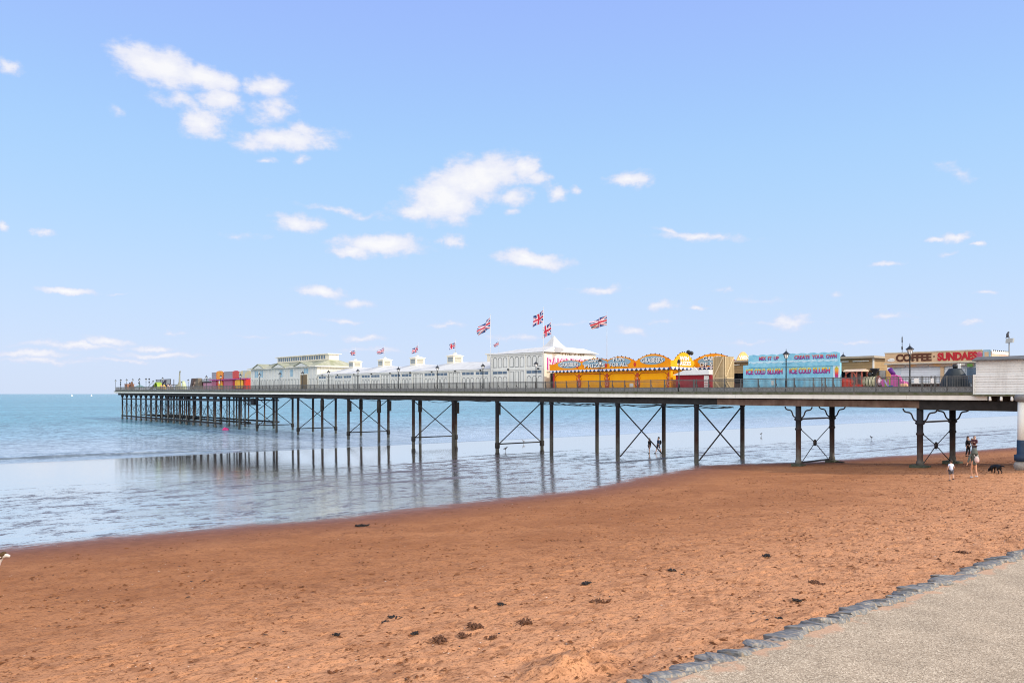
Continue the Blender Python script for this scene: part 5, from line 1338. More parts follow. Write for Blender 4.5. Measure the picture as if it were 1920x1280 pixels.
# ------------------------------------------------------------------ flags
fl_mats = [mat('flag_blue',(.03,.07,.22),.8,.1,3), mat('flag_white',(.80,.80,.82),.8,.05,3), mat('flag_red',(.62,.03,.06),.8,.1,3)]
def union(u, v):                       # u 0..1 along the fly, v 0..1 up
    x = (u-.5)*2; y = (v-.5)
    if abs(y) < .1 or abs(x) < .1: return 2
    if abs(y) < .1667 or abs(x) < .1667: return 1
    d1 = (y - x/2)/math.hypot(1, .5); d2 = (y + x/2)/math.hypot(1, .5)
    for d, sg in ((d1, 1), (d2, -1)):
        if abs(d) < .1:
            off = -d if (x > 0) == (sg > 0) else d
            if -.067 < off < 0: return 2
            return 1
    return 0
def flag(root, L_, Hh, zt, droop, ph, yaw=0.0, turn_=1.0):
    nx_, ny_ = 56, 32; vs = []; fs = []; ms = []
    for i in range(nx_+1):
        f = i/nx_
        x = -L_*turn_*f; yv = .13*L_*f**.7*math.sin(f*9+ph) + .3*L_*f*yaw
        for j in range(ny_+1):
            g = j/ny_
            z = zt - Hh + Hh*g*(1-.12*f) - droop*f*Hh + .08*Hh*math.sin(f*8+ph+g*1.5)*f
            vs.append((x + .05*L_*math.sin(g*4+ph+f*5)*f, yv + .06*L_*math.sin(g*5+ph)*f, z))
    for i in range(nx_):
        for j in range(ny_):
            a = i*(ny_+1)+j; fs.append((a, a+1, a+ny_+2, a+ny_+1)); ms.append(union((i+.5)/nx_, (j+.5)/ny_))
    me = bpy.data.meshes.new('flag'); me.from_pydata(vs, [], fs)
    for m in fl_mats: me.materials.append(m)
    me.polygons.foreach_set('material_index', ms); me.polygons.foreach_set('use_smooth', [True]*len(fs))
    o = bpy.data.objects.new('flag', me); C.objects.link(o); o.parent = root; return o
# (pole column, depth across pier, base height above deck, flag right/left columns, top/bottom rows, droop, label)
FLAGS = [(666.5,WF+2.9,AH+2.4,655,656.5,667,.1,'union flag over the leftmost arcade cupola'),
 (720.5,WF+2.9,AH+2.4,708.5,651.5,663,.25,'union flag over the second arcade cupola from the clerestory hall'),
 (784,WF+2.9,AH+2.4,771.5,648,661,.35,'union flag over the third arcade cupola from the clerestory hall'),
 (854,WF+2.9,AH+2.4,839,641.5,654,.3,'union flag over the arcade cupola nearest the tall block'),
 (935.3,6.3,AH+2.1,925.5,640,648.5,.5,'small limp union flag behind the tall block'),
 (919.5,.6,0,896.5,595,618,.62,'large union flag on a tall white pole at the left edge of the tall block'),
 (1018.8,.5,0,996.5,582,608,.35,'largest union flag, on the white pole before the spire corner'),
 (1033.5,4.6,BH+1.9,1014.5,604,630,.35,'union flag flying just behind the tip of the spire'),
 (1138,5.5,3.2,1107.5,591,612,.35,'union flag on the white pole behind the fun for all sign')]
for i, (p, y, zb, pl_, t0, t1, dr, lab) in enumerate(FLAGS):
    x = T(p, y); r = pier_thing('flagpole', x, y, lab, 'flagpole', 'union flags on poles over the pier', z=zb)
    zt = H(p, t0, y)-zb; hb = zt-(H(p, t1, y)-zb)
    mb = MB(); mb.tube([(0,0,0),(0,0,zt+.28)], [.04,.022] if zb == 0 else [.022,.014], 8); mb.ball((0,0,zt+.32),.05,0,8,6); mb.build('pole', mat('pole_grey',(.55,.56,.58),.5,.1,2), r)
    Lf = (x-T(pl_, y))
    flag(r, Lf/ (1.0), hb*.86, zt+.02, dr, i*1.7+.4, yaw=.25)
# ------------------------------------------------------------------ things on the pier head
def head(name, px, y, lab, cat, **k):
    x = T(px, y); return pier_thing(name, x, y, lab, cat, **k), x
o, x0 = head('ride_stall', 466, 3.0, 'red and yellow painted funfair stall with grey shutters on the pier head', 'stall'); X = lambda p, w=3.0: T(p, w)-x0
mb = MB(); mb.box(X(397), X(460), 0, 3, 0, 4.2); mb.build('wall', mat('stall_red',(.45,.02,.04),.5,.2,1), o)
mb = MB(); mb.box(X(396), X(467), -.5, .1, 2.55, 2.72); mb.build('canopy_edge', magenta, o)
for a, b in ((397.5,406),(420,436.5)):
    mb = MB(); mb.box(X(a), X(b), -.06, .02, 2.75, 4.3); mb.build('shutter', boards('shutter_grey',(.36,.34,.38),.2,'Z',.8), o)
    mb = MB(); mb.box(X(a), X(b), -.06, .02, .3, 2.5); mb.build('shutter', boards('shutter_pink',(.50,.16,.25),.2,'Z',.85), o)
patch = mat('painted_yellow_red', (.85,.50,.02), .5, .2, 1.1, col2=(.75,.10,.02))
patch2 = mat('painted_orange', (.85,.38,.02), .5, .2, .9, col2=(.9,.55,.05))
for a, b, z0, z1, m_ in ((406.5,419.5,2.75,4.5,patch),(437,449,2.75,4.35,bright_red),(441.5,457,.7,2.5,patch2),(409.5,418,.6,2.4,patch),(449,472,2.75,4.25,mat('painted_mixed',(.80,.50,.05),.5,.2,.6,col2=(.25,.45,.65)))):
    mb = MB(); n = 24; c = (X(a)+X(b))/2; hw = (X(b)-X(a))/2; zc = (z0+z1)/2; hh = (z1-z0)/2
    mb.prism([(c+hw*math.copysign(abs(math.cos(q))**.35, math.cos(q)), zc+hh*(math.copysign(abs(math.sin(q))**.35, math.sin(q)))*(1+.06*math.sin(q*5))) for q in np.linspace(0, 2*math.pi, n+1)[:-1]], -.12, -.061); mb.build('painted_panel', m_, o)
mb = MB(); mb.ball((X(412.5),-.14,2.1),(.42,.05,.42),0,12,8); mb.build('painted_figure', letter_w, o)
mb = MB(); mb.ball((X(416),-.14,1.2),(.75,.05,.3),0,12,8); mb.build('painted_figure', lime, o)
mb = MB(); mb.box(X(458.5), X(461), -.1, 3, 0, 2.55); mb.build('end_wall', bright_red, o)
o, x0 = head('pink_stall', 397, 3.6, 'low pink stall with grey decorated fascia on the pier head', 'stall'); X = lambda p, w=3.6: T(p, w)-x0
mb = MB(); mb.box(X(372.5), -.1, 0, 2.5, 0, 2.3); mb.build('wall', boards('pink_boards',(.58,.30,.42),.4,'X',.85), o)
mb = MB(); n = 14; a = X(371.5); mb.prism([(a,2.2),(0,2.2)]+[(a*i/n, 3.1+.12*math.sin(i*2.4)-.35*(i/n)) for i in range(n+1)], -.25, -.05); mb.build('fascia', mat('stall_grey',(.42,.44,.46),.5,.3,2), o)
mb = MB(); mb.box(X(372), 0, -.3, -.26, 2.12, 2.3); mb.build('trim', darkwood, o)
o, x0 = head('log_flume_tower', 364, 2.5, 'pair of dark sloping wooden flume supports on the pier head', 'ride'); X = lambda p, w=2.5: T(p, w)-x0
mb = MB(); mb.prism([(X(354.5),0),(X(358.5),0),(X(362.5),3.1),(X(358.8),3.1)], 0, .9); mb.build('left_slope', boards('flume_brown',(.12,.09,.085),.35,'Z',.6), o)
mb = MB(); mb.prism([(X(364),0),(X(372.5),0),(X(371),3.1),(X(367.5),3.1)], 0, .9); mb.build('right_slope', mat('flume_rock',(.22,.19,.14),.9,.5,1.2,col2=(.09,.07,.06)), o)
mb = MB(); mb.ball((X(362.5),.4,1.9),(.5,.3,.35)); mb.ball((X(360.5),.4,1.2),(.4,.3,.5)); mb.build('carved_figures', mat('figure_white',(.5,.42,.36),.7,.5,1.5,col2=(.2,.12,.08)), o)
def skin_mesh(name, nodes, edges, m, parent, sub=1, root=0):
    """one continuous tapering surface grown round a skeleton; nodes = (x, y, z, radius)"""
    me = bpy.data.meshes.new(name); me.from_pydata([n[:3] for n in nodes], edges, [])
    ob = bpy.data.objects.new(name, me); C.objects.link(ob)
    md_ = ob.modifiers.new('s', 'SKIN'); md_.use_smooth_shade = True
    for i, n in enumerate(nodes):
        r = n[3]; me.skin_vertices[0].data[i].radius = (r, r) if not isinstance(r, tuple) else r
        me.skin_vertices[0].data[i].use_root = (i == root)
    sb = ob.modifiers.new('b', 'SUBSURF'); sb.levels = sub; sb.render_levels = sub
    dg = bpy.context.evaluated_depsgraph_get()
    m2 = bpy.data.meshes.new_from_object(ob.evaluated_get(dg)); bpy.data.objects.remove(ob); bpy.data.meshes.remove(me)
    m2.name = name; m2.materials.clear(); m2.materials.append(m)
    m2.polygons.foreach_set('use_smooth', [True]*len(m2.polygons))
    o = bpy.data.objects.new(name, m2); C.objects.link(o); o.parent = parent; return o
def chain(nodes, edges, pts, start=None):
    prev = start
    for p in pts:
        nodes.append(p); i = len(nodes)-1
        if prev is not None: edges.append((prev, i))
        prev = i
    return prev
# long necked dinosaur
o, x0 = head('long_necked_dinosaur', 335, 2.5, 'grey model dinosaur with a long raised neck on the pier head', 'model animal')
nd, ed_ = [], []
b0 = chain(nd, ed_, [(0,0,1.2,.75)]); chain(nd, ed_, [(-.9,0,1.1,.6),(-1.7,.2,.6,.3),(-2.6,.3,.25,.1)], b0)
nk = chain(nd, ed_, [(.5,0,1.7,.42),(.75,0,2.4,.25),(.72,0,3.4,.2),(.8,0,4.4,.17),(1.05,0,4.9,.18),(1.45,0,4.85,.13)], b0)
for xx, yy in ((.35,-.5),(.35,.5),(-.7,-.45),(-.7,.45)): chain(nd, ed_, [(xx,yy,.6,.3),(xx,yy,.05,.24)], b0)
skin_mesh('body', nd, ed_, mat('dino_grey',(.22,.23,.17),.8,.4,2,col2=(.34,.33,.26)), o)
o, x0 = head('green_dinosaur', 345, 2.5, 'pale green model dinosaur with dark open jaws beside the long necked one', 'model animal')
nd, ed_ = [], []
b0 = chain(nd, ed_, [(.4,0,1.1,.6)]); chain(nd, ed_, [(.9,0,.6,.4),(1.7,0,.25,.2)], b0)
hd = chain(nd, ed_, [(0,0,1.8,.42),(-.35,0,2.35,.40),(-.85,0,2.35,.28)], b0)
for yy in (-.4,.4): chain(nd, ed_, [(.4,yy,.5,.28),(.3,yy,.05,.22)], b0)
chain(nd, ed_, [(-.3,-.3,1.3,.1),(-.55,-.3,1.2,.06)], b0)
bd = skin_mesh('body', nd, ed_, mat('dino_green',(.40,.46,.20),.7,.4,2,col2=(.55,.56,.42)), o)
mb = MB(); mb.prism([(-1.2,2.2),(-.6,2.05),(-.5,2.3),(-1.1,2.42)], -.3, .3); mb.build('jaws', mat('jaw_dark',(.06,.07,.05),.6,.3,3), o)
# slide platform
o, x0 = head('slide_platform', 306, 4.0, 'grey elevated slide platform with stairs on the pier head', 'slide'); X = lambda p, w=4.0: T(p, w)-x0
mb = MB(); mb.box(X(292), X(320), 0, 2.2, 1.7, 1.85)
for p in (292.5, 301, 310, 319.5):
    for y in (0.05, 2.1): mb.bar((X(p),y,0),(X(p),y,3.2),.14,.14)
mb.bar((X(292),0,3.15),(X(320),0,3.15),.1,.12); mb.build('frame', navy, o)
mb = MB(); mb.box(X(292.5), X(319.5), .05, .1, 1.9, 3.05); mb.build('netting', mat('netting',(.42,.43,.45),.7,.3,4), o)
mb = MB(); mb.bar((X(279),0,.1),(X(292),0,1.9),.9,.14); mb.bar((X(279),-.4,1.1),(X(292),-.4,2.9),.06,.08); mb.build('stairs', greyiron, o)
mb = MB(); mb.bar((X(318),-.2,1.9),(X(311),-.6,.3),.7,.12); mb.bar((X(312),-.2,3.0),(X(305),-.5,1.3),.3,.2); mb.build('chute', mat('chute_purple',(.16,.12,.20),.5,.3,2), o)
mb = MB(); mb.ball((X(299),.5,2.5),(.35,.3,.35)); mb.build('turret_ball', dark, o)
o, x0 = head('green_tunnel', 294, 2.0, 'lime rimmed dark green play tunnel in front of the slide platform', 'ride')
mb = MB(); mb.ring(0, 1.1, -.3, .9, 1.35, 1.1, 18, 0, 1.15, -.25, math.pi+.25); mb.build('rim', lime, o)
mb = MB(); mb.ball((0,.35,1.0),(1.25,.5,1.0),0,16,10); mb.build('shell', mat('deep_green',(.03,.10,.02),.5,.3,2), o)
for i, (p, col, lab) in enumerate(((303.5,(.60,.30,.14),'small brown ride animal right of the green tunnel'),(309,(.70,.42,.07),'small mustard yellow ride animal beside the brown one'),(316.5,(.50,.34,.26),'small fawn ride animal under the slide platform'),(321.5,(.30,.26,.25),'small grey ride animal at the right of the slide platform'))):
    o, x0 = head('ride_animal', p, 1.6, lab, 'ride', group='small animal rides on the pier head')
    nd, ed_ = [], []; b0 = chain(nd, ed_, [(0,0,.95,.36)]); chain(nd, ed_, [(.55,0,.95,.33),(.75,0,.85,.1)], b0); chain(nd, ed_, [(-.4,0,1.35,.24),(-.6,0,1.65,.24),(-.95,0,1.55,.15)], b0)
    for xx in (-.15,.6):
        for yy in (-.2,.2): chain(nd, ed_, [(xx,yy,.5,.13),(xx,yy,.05,.12)], b0 if xx < 0 else 1)
    skin_mesh('body', nd, ed_, mat('ride_animal_%d' % i, col, .5, .3, 2), o)
    mb = MB(); mb.box(-.7,.9,-.35,.35,0,.12); mb.build('base', letter_w, o)
o, x0 = head('hut', 235.5, 3.0, 'small square brown hut near the seaward tip of the pier', 'hut')
mb = MB(); mb.box(-1.15,1.15,0,2,0,2.1); mb.build('wall', boards('hut_brown',(.32,.15,.09),.3,'X',.7), o); mb = MB(); mb.box(-1.25,1.25,-.1,2.1,2.1,2.22); mb.build('roof', mat('hut_roof',(.35,.18,.12),.8,.2,2), o)
o, x0 = head('brown_ride', 247, 2.5, 'brown heaped ride with a pointed top beside the hut', 'ride')
mb = MB(); mb.ball((-.7,0,1.2),(.9,.6,.9)); mb.ball((.6,0,1.1),(.9,.6,.8)); mb.lathe([(.6,1.4),(.3,2.2),(.25,2.6),(.05,2.8)],8,(0,0,0)); mb.build('body', mat('ride_brown',(.20,.09,.05),.7,.5,1.5,col2=(.10,.06,.04)), o)
mb = MB(); mb.box(-1.5,1.5,-.5,.5,0,.5); mb.build('base', mat('ride_base',(.55,.42,.36),.6,.3,2), o)
o, x0 = head('teal_canopy', 262, 2.2, 'low teal domed canopy with a small spire on the pier head', 'canopy')
mb = MB(); mb.lathe([(1.35,1.05),(1.2,1.35),(.6,1.65),(.16,1.8),(.10,2.4)],16); mb.build('roof', mat('canopy_teal',(.16,.25,.25),.6,.2,2), o)
mb = MB()
for q in range(6): mb.bar((1.15*math.cos(q),1.15*math.sin(q),0),(1.15*math.cos(q),1.15*math.sin(q),1.1),.08,.08)
mb.build('posts', letter_w, o)
for p, hh, lab in ((226,3.0,'black round floodlights on the pole nearest the seaward tip'),(243.3,2.5,'single tilted black floodlight between the tip lamp posts'),(260.5,3.3,'pair of black floodlights above the teal canopy'),(279.6,3.4,'tall black pole with two floodlights left of the slide stairs')):
    o, x0 = head('floodlight_pole', p, 6.0, lab, 'floodlight', group='floodlights on the pier head')
    mb = MB(); mb.tube([(0,0,0),(0,0,hh)],.05,6); mb.build('pole', black, o)
    for z in ((hh,) if hh < 2.6 else (hh+.1, hh-.8)):
        mb = MB(); mb.ball((.05,0,z),(.32,.2,.24),0,10,6); mb.build('lamp_head', black, o)
o, x0 = head('garden_planter', 474, .6, 'dark green leafy tub beside the end of the clerestory hall', 'plant') if False else (None, None)

# ------------------------------------------------------------------ boats, float, gulls
for p, sc_, lab in ((135,1.0,'left of two tiny white sailing yachts on the horizon'),(171.5,.9,'right of two tiny white sailing yachts on the horizon')):
    Y = 2200.0; o = empty('sailing_yacht', ((p-CX)/F*Y, Y, 0), .4, lab, 'yacht', 'yachts on the horizon'); o.scale = (sc_*.5,)*3
    mb = MB(); mb.prism([(-4.5,.0),(4,.0),(5.2,1.3),(-5,1.2)],-1.2,1.2); mb.build('hull', MATS['pole_grey'], o)
    mb = MB(); mb.tube([(0,0,1),(0,0,13)],.12,6); mb.build('mast', letter_w, o)
    mb = MB(); mb.add([(-.3,0,1.8),(-4.2,.3,1.8),(-.2,0,12.5)],[(0,1,2)]); mb.build('mainsail', letter_w, o)
    mb = MB(); mb.add([(.3,0,1.6),(4.8,-.2,1.5),(.2,0,11)],[(0,1,2)]); mb.build('jib', letter_w, o)
g = ground(423, 806); o = empty('inflatable', (g.x, g.y, .0), .3, 'small pink inflatable floating in the sea left of the pier legs', 'inflatable'); o.scale = (.5,.5,.8)
mb = MB(); 
mb.tube([(-1.2,0,.12),(-.8,.0,.16),(0,0,.18),(.8,0,.16),(1.2,0,.16)], [.08,.3,.36,.28,.08], 12); mb.build('hull', mat('float_pink',(.70,.03,.20),.4,.1,2), o)
nd, ed_ = [], []; b0 = chain(nd, ed_, [(.1,0,.35,.15),(.1,0,.6,.17),(.1,0,.8,.08),(.1,0,.95,.11)]); chain(nd, ed_, [(.15,-.2,.72,.06),(-.1,-.35,.5,.05)], 1); chain(nd, ed_, [(.15,.2,.72,.06),(-.1,.35,.5,.05)], 1)
mb = MB(); mb.ball((-.3,0,.45),(.4,.3,.22)); mb.build('headrest', MATS['float_pink'], o)
for p, py, a, lab in ((947.5,846,.3,'dark small gull standing on the wet sand beside a braced pier leg'),(982,831.5,2.6,'pale small gull standing on the wet sand further out'),(1427,817,.5,'tiny gull on the sand bar beyond the pier'),(1634,824,2.0,'tiny dark gull on the sand bar near the right edge')):
    g = ground(p, py); o = empty('gull', g, a, lab, 'bird'); s_ = 1.15
    nd, ed_ = [], []; chain(nd, ed_, [(-.22,0,.26,.025),(-.1,0,.28,.07),(.05,0,.31,.085),(.14,0,.38,.05),(.18,0,.45,.045),(.26,0,.44,.012)])
    for yy in (-.03,.03): chain(nd, ed_, [(.02,yy,.2,.014),(.02,yy,.1,.011),(.05,yy,.0,.011)], 2)
    skin_mesh('body', nd, ed_, mat('gull_pale' if 'pale' in lab else 'gull_dark', (.5,.5,.52) if 'pale' in lab else (.10,.10,.11), .6, .3, 9), o); o.scale = (s_,)*3

# ------------------------------------------------------------------ people
def person(px, py, hgt, rz, label, pose, cols, hair, extra=None, z=None):
    g = ground(px, py); g.z -= .0
    r = empty('person', g, rz, label, 'person'); k = hgt/1.75
    P = dict(hip=(0,0,.93), chest=(0,.0,1.32), neck=(0,0,1.48), head=(0,.02,1.62),
             sl=(-.19,0,1.40), el=(-.26,.02,1.13), hl=(-.25,-.05,.88), sr=(.19,0,1.40), er=(.26,.02,1.13), hr=(.25,-.05,.88),
             kl=(-.1,-.02,.50), fl=(-.1,.03,.08), kr=(.1,-.02,.50), fr=(.1,.03,.08))
    P.update(pose)
    S = lambda n, r_: (P[n][0]*k, P[n][1]*k, P[n][2]*k, r_*k)
    nd, ed_ = [], []
    hip = chain(nd, ed_, [S('hip',.13)]); 
    mid = tuple((P['hip'][i]+P['chest'][i])/2 for i in range(3))
    ch = chain(nd, ed_, [(mid[0]*k,mid[1]*k,mid[2]*k,.12*k), S('chest',.14)], hip)
    hd_ = chain(nd, ed_, [S('neck',.058), S('head',.10), (P['head'][0]*k, P['head'][1]*k, (P['head'][2]+.09)*k, .085*k)], ch)
    H_ = P['head']
    chain(nd, ed_, [(H_[0]*k, (H_[1]-.115)*k, (H_[2]+.0)*k, .018*k)], hd_-1)
    for sx in (-1, 1): chain(nd, ed_, [((H_[0]+sx*.095)*k, (H_[1]+.01)*k, H_[2]*k, .02*k)], hd_-1)
    for a, b, c, sx in (('sl','el','hl',-1),('sr','er','hr',1)):
        e0 = chain(nd, ed_, [S(a,.062), S(b,.045), S(c,.032)], ch)
        e_, h_ = Vector(P[b]), Vector(P[c]); d = (h_-e_).normalized(); up = Vector((0,1,0)) if abs(d.y) < .8 else Vector((1,0,0)); sd_ = d.cross(up).normalized(); up = sd_.cross(d)
        pc = h_ + d*.06; pi_ = chain(nd, ed_, [(pc.x*k, pc.y*k, pc.z*k, .03*k)], e0)
        for q, ln in ((-1.5,.07),(-.5,.085),(.5,.08),(1.5,.065)):
            b1 = pc + d*.04 + up*(q*.017); b2 = b1 + d*ln*.5 + sd_*.008*sx; b3 = b1 + d*ln*.95 + sd_*.025*sx
            chain(nd, ed_, [(b1.x*k,b1.y*k,b1.z*k,.009*k),(b2.x*k,b2.y*k,b2.z*k,.008*k),(b3.x*k,b3.y*k,b3.z*k,.007*k)], pi_)
        t1 = h_ + d*.03 - up*.035; t2 = t1 + d*.04 - up*.01; chain(nd, ed_, [(t1.x*k,t1.y*k,t1.z*k,.010*k),(t2.x*k,t2.y*k,t2.z*k,.008*k)], e0)
    for a, b, sx in (('kl','fl',-1),('kr','fr',1)):
        hx_ = (P['hip'][0]+sx*.09, P['hip'][1], P['hip'][2]-.06)
        f0 = chain(nd, ed_, [(hx_[0]*k,hx_[1]*k,hx_[2]*k,.092*k), S(a,.058), S(b,.040)], hip)
        chain(nd, ed_, [(P[b][0]*k, (P[b][1]-.15)*k, (P[b][2]-.045)*k, .035*k)], f0)
    body = skin_mesh('body', nd, ed_, cols.get('skin', skin), r, 1, 0)
    # clothes follow the same skeleton, a little larger
    t_n, t_e = [], []
    gr = 1.22
    sh = cols.get('hem', .0)
    h0 = chain(t_n, t_e, [(P['hip'][0]*k, P['hip'][1]*k, (P['hip'][2]-sh)*k, .155*k*cols.get('flare',1))])
    m0 = chain(t_n, t_e, [(mid[0]*k,mid[1]*k,mid[2]*k,.15*k), S('chest',.165)], h0)
    chain(t_n, t_e, [(P['neck'][0]*k,P['neck'][1]*k,(P['neck'][2]-.03)*k,.075*k)], m0)
    for a, b, c in (('sl','el','hl'),('sr','er','hr')):
        if cols.get('sleeve','long') == 'long': chain(t_n, t_e, [S(a,.08), S(b,.06), tuple((.08*P[b][i]+.92*P[c][i])*k for i in range(3))+(.045*k,)], m0)
        else: chain(t_n, t_e, [S(a,.085), tuple((.35*P[a][i]+.65*P[b][i])*k for i in range(3))+(.068*k,)], m0)
    skin_mesh('top', t_n, t_e, cols['top'], r)
    if 'legs' in cols:
        l_n, l_e = [], []; h0 = chain(l_n, l_e, [S('hip',.145)])
        for a, b, sx in (('kl','fl',-1),('kr','fr',1)):
            st_ = cols.get('leglen', 1.0); hx_ = (P['hip'][0]+sx*.09, P['hip'][1], P['hip'][2]-.06)
            if st_ < .6:
                e_ = tuple(hx_[i]+(P[a][i]-hx_[i])*st_*1.6 for i in range(3)); chain(l_n, l_e, [(hx_[0]*k,hx_[1]*k,hx_[2]*k,.115*k), (e_[0]*k,e_[1]*k,e_[2]*k,.10*k)], h0)
            else: chain(l_n, l_e, [(hx_[0]*k,hx_[1]*k,hx_[2]*k,.11*k), S(a,.078), (P[b][0]*k,P[b][1]*k,(P[b][2]+.03)*k,.055*k)], h0)
        skin_mesh('trousers' if cols.get('leglen',1) > .6 else 'shorts', l_n, l_e, cols['legs'], r)
    for b in ('fl','fr'):
        mb = MB(); mb.ball((P[b][0]*k,(P[b][1]-.06)*k,(P[b][2]-.035)*k),(.05*k,.14*k,.05*k),0,12,8); mb.build('shoe', cols.get('shoe', black), r)
    if hair:
        mb = MB(); mb.ball((P['head'][0]*k,(P['head'][1]+.022)*k,(P['head'][2]+.055)*k),(.108*k,.115*k,.125*k),0,14,10)
        if hair[1]: mb.ball((P['head'][0]*k,(P['head'][1]+.07)*k,(P['head'][2]-.06)*k),(.10*k,.06*k,.16*k),0,12,8)
        mb.build('hair', hair[0], r)
    if extra: extra(r, k, P)
    return r
hair_b = mat('brown_hair',(.07,.04,.025),.6,.3,9); hair_d = mat('dark_hair',(.03,.02,.015),.6,.3,9); hair_g = mat('fair_hair',(.45,.33,.2),.6,.2,9); hair_gr = mat('grey_hair',(.35,.30,.27),.6,.2,9)
blackc = mat('black_cloth',(.022,.022,.026),.85,.3,4); oliveg = mat('grey_green_cloth',(.11,.125,.11),.85,.25,4); plum = mat('dusky_cloth',(.12,.095,.105),.85,.25,4); denim = mat('navy_cloth',(.05,.08,.14),.85,.25,4); paleb = mat('pale_blue_tee',(.62,.70,.86),.8,.08,4); mauve = mat('plum_cloth',(.12,.05,.06),.85,.2,4)
# facing: rz = 0 looks towards -y (the camera); pi looks away
# hooded figure with backpack, walking away
def hood(r, k, P):
    mb = MB(); h = P['head']; mb.lathe([(.21*k,(1.42)*k),(.175*k,1.55*k),(.16*k,1.66*k),(.12*k,1.76*k),(.05*k,1.82*k)],14,(h[0]*k,(h[1]+.02)*k,0)); mb.build('hood', oliveg, r)
    mb = MB(); n = 14; vs = []
    mb.ball((0,.26*k,1.12*k),(.15*k,.09*k,.21*k),0,14,10); bp_ = mb.build('backpack', mat('pale_pink_canvas',(.60,.46,.42),.8,.15,6), r)
    mb = MB(); mb.ball((0,.325*k,1.03*k),(.11*k,.05*k,.09*k),0,12,8); mb.build('pocket', mat('dusty_pink_canvas',(.52,.36,.34),.8,.15,6), bp_)
    mb = MB()
    for sx in (-1,1): mb.tube([(sx*.07*k,.25*k,1.25*k),(sx*.12*k,.19*k,1.40*k),(sx*.13*k,.08*k,1.5*k),(sx*.13*k,-.1*k,1.46*k)],.018*k,6)
    mb.build('straps', mat('strap_pale',(.6,.58,.56),.8,.1,6), bp_)
person(1826, 895.5, 1.62, math.pi+.1, 'person in a grey green hooded coat carrying a pale pink backpack, walking away', dict(kl=(-.09,.05,.50), fl=(-.07,.20,.14), kr=(.09,-.10,.50), fr=(.07,-.05,.08), er=(.33,.03,1.15), hr=(.38,-.02,.90), el=(-.30,.05,1.15), hl=(-.22,-.16,1.02)), dict(top=oliveg, hem=.20, flare=1.12, skin=skin_dk, shoe=mat('white_trainer',(.62,.6,.58),.6,.1,6)), None, hood)
person(1783, 901.5, 1.12, math.pi+.15, 'child in a pale blue shirt and dark shorts walking away by the pier leg', dict(head=(0,.02,1.60), kl=(-.08,.12,.52), fl=(-.06,.26,.22), kr=(.08,-.06,.5), fr=(.06,-.02,.08), sl=(-.17,0,1.38), sr=(.17,0,1.38), el=(-.28,.02,1.16), er=(.28,.02,1.16), hl=(-.27,-.08,.95), hr=(.27,-.08,.95)), dict(top=paleb, hem=.10, flare=1.15, sleeve='short', legs=mat('grey_short',(.10,.10,.12),.8,.2,5), leglen=.55), (hair_b, False))
# pair at the water's edge
person(1815.5, 855.5, 1.70, .35, 'person in a black jacket over a cream top, holding a toddler at the water edge', dict(el=(-.30,-.02,1.14), hl=(-.30,-.06,.90), er=(.24,-.16,1.14), hr=(.05,-.28,1.20), kl=(-.1,.04,.5), fl=(-.14,.12,.09), kr=(.1,-.04,.5)), dict(top=blackc, hem=.02, legs=blackc), (hair_b, True), lambda r, k, P: MB().lathe([(.158*k,.86*k),(.162*k,.93*k)],16).build('cream_hem', mat('cream_knit',(.68,.64,.54),.8,.1,6), r))
person(1827, 856, 1.76, -.9, 'person in a dark plum top standing beside the pair at the water edge', dict(er=(.25,-.10,1.16), hr=(.14,-.30,1.22), el=(-.25,-.1,1.16), hl=(-.1,-.32,1.24)), dict(top=mauve, legs=plum), (hair_gr, False))
g = ground(1815.5, 855.5); r = empty('person', (g.x+.17, g.y-.30, g.z+.74), .5, 'toddler in pale clothing held in the arms of the person in black', 'person')
nd, ed_ = [], []
h0 = chain(nd, ed_, [(0,0,.33,.10),(0,0,.5,.095),(0,0,.61,.04),(0,0,.71,.085),(0,0,.78,.07)]); chain(nd, ed_, [(0,-.1,.70,.014)], 3)
for sx in (-1,1):
    chain(nd, ed_, [(sx*.085,0,.71,.016)], 3)
    a0 = chain(nd, ed_, [(sx*.11,0,.55,.04),(sx*.15,-.08,.46,.032),(sx*.13,-.17,.44,.026)], 1)
    for q in range(4): chain(nd, ed_, [(sx*.13+.012*(q-1.5),-.22,.44+.004*q,.008)], a0)
    chain(nd, ed_, [(sx*.08,-.06,.28,.06),(sx*.11,-.16,.2,.045),(sx*.11,-.16,.06,.032),(sx*.11,-.21,.03,.028)], 0)
skin_mesh('body', nd, ed_, skin, r)
nd, ed_ = [], []; chain(nd, ed_, [(0,0,.30,.125),(0,0,.5,.115)]); 
for sx in (-1,1): chain(nd, ed_, [(sx*.12,0,.55,.052),(sx*.15,-.08,.46,.042)], 1); chain(nd, ed_, [(sx*.09,-.07,.27,.075),(sx*.11,-.16,.19,.06)], 0)
skin_mesh('romper', nd, ed_, mat('oatmeal_cloth',(.60,.52,.45),.85,.1,6), r)
mb = MB(); mb.ball((0,.012,.765),(.088,.09,.085),0,12,8); mb.build('hair', hair_g, r)
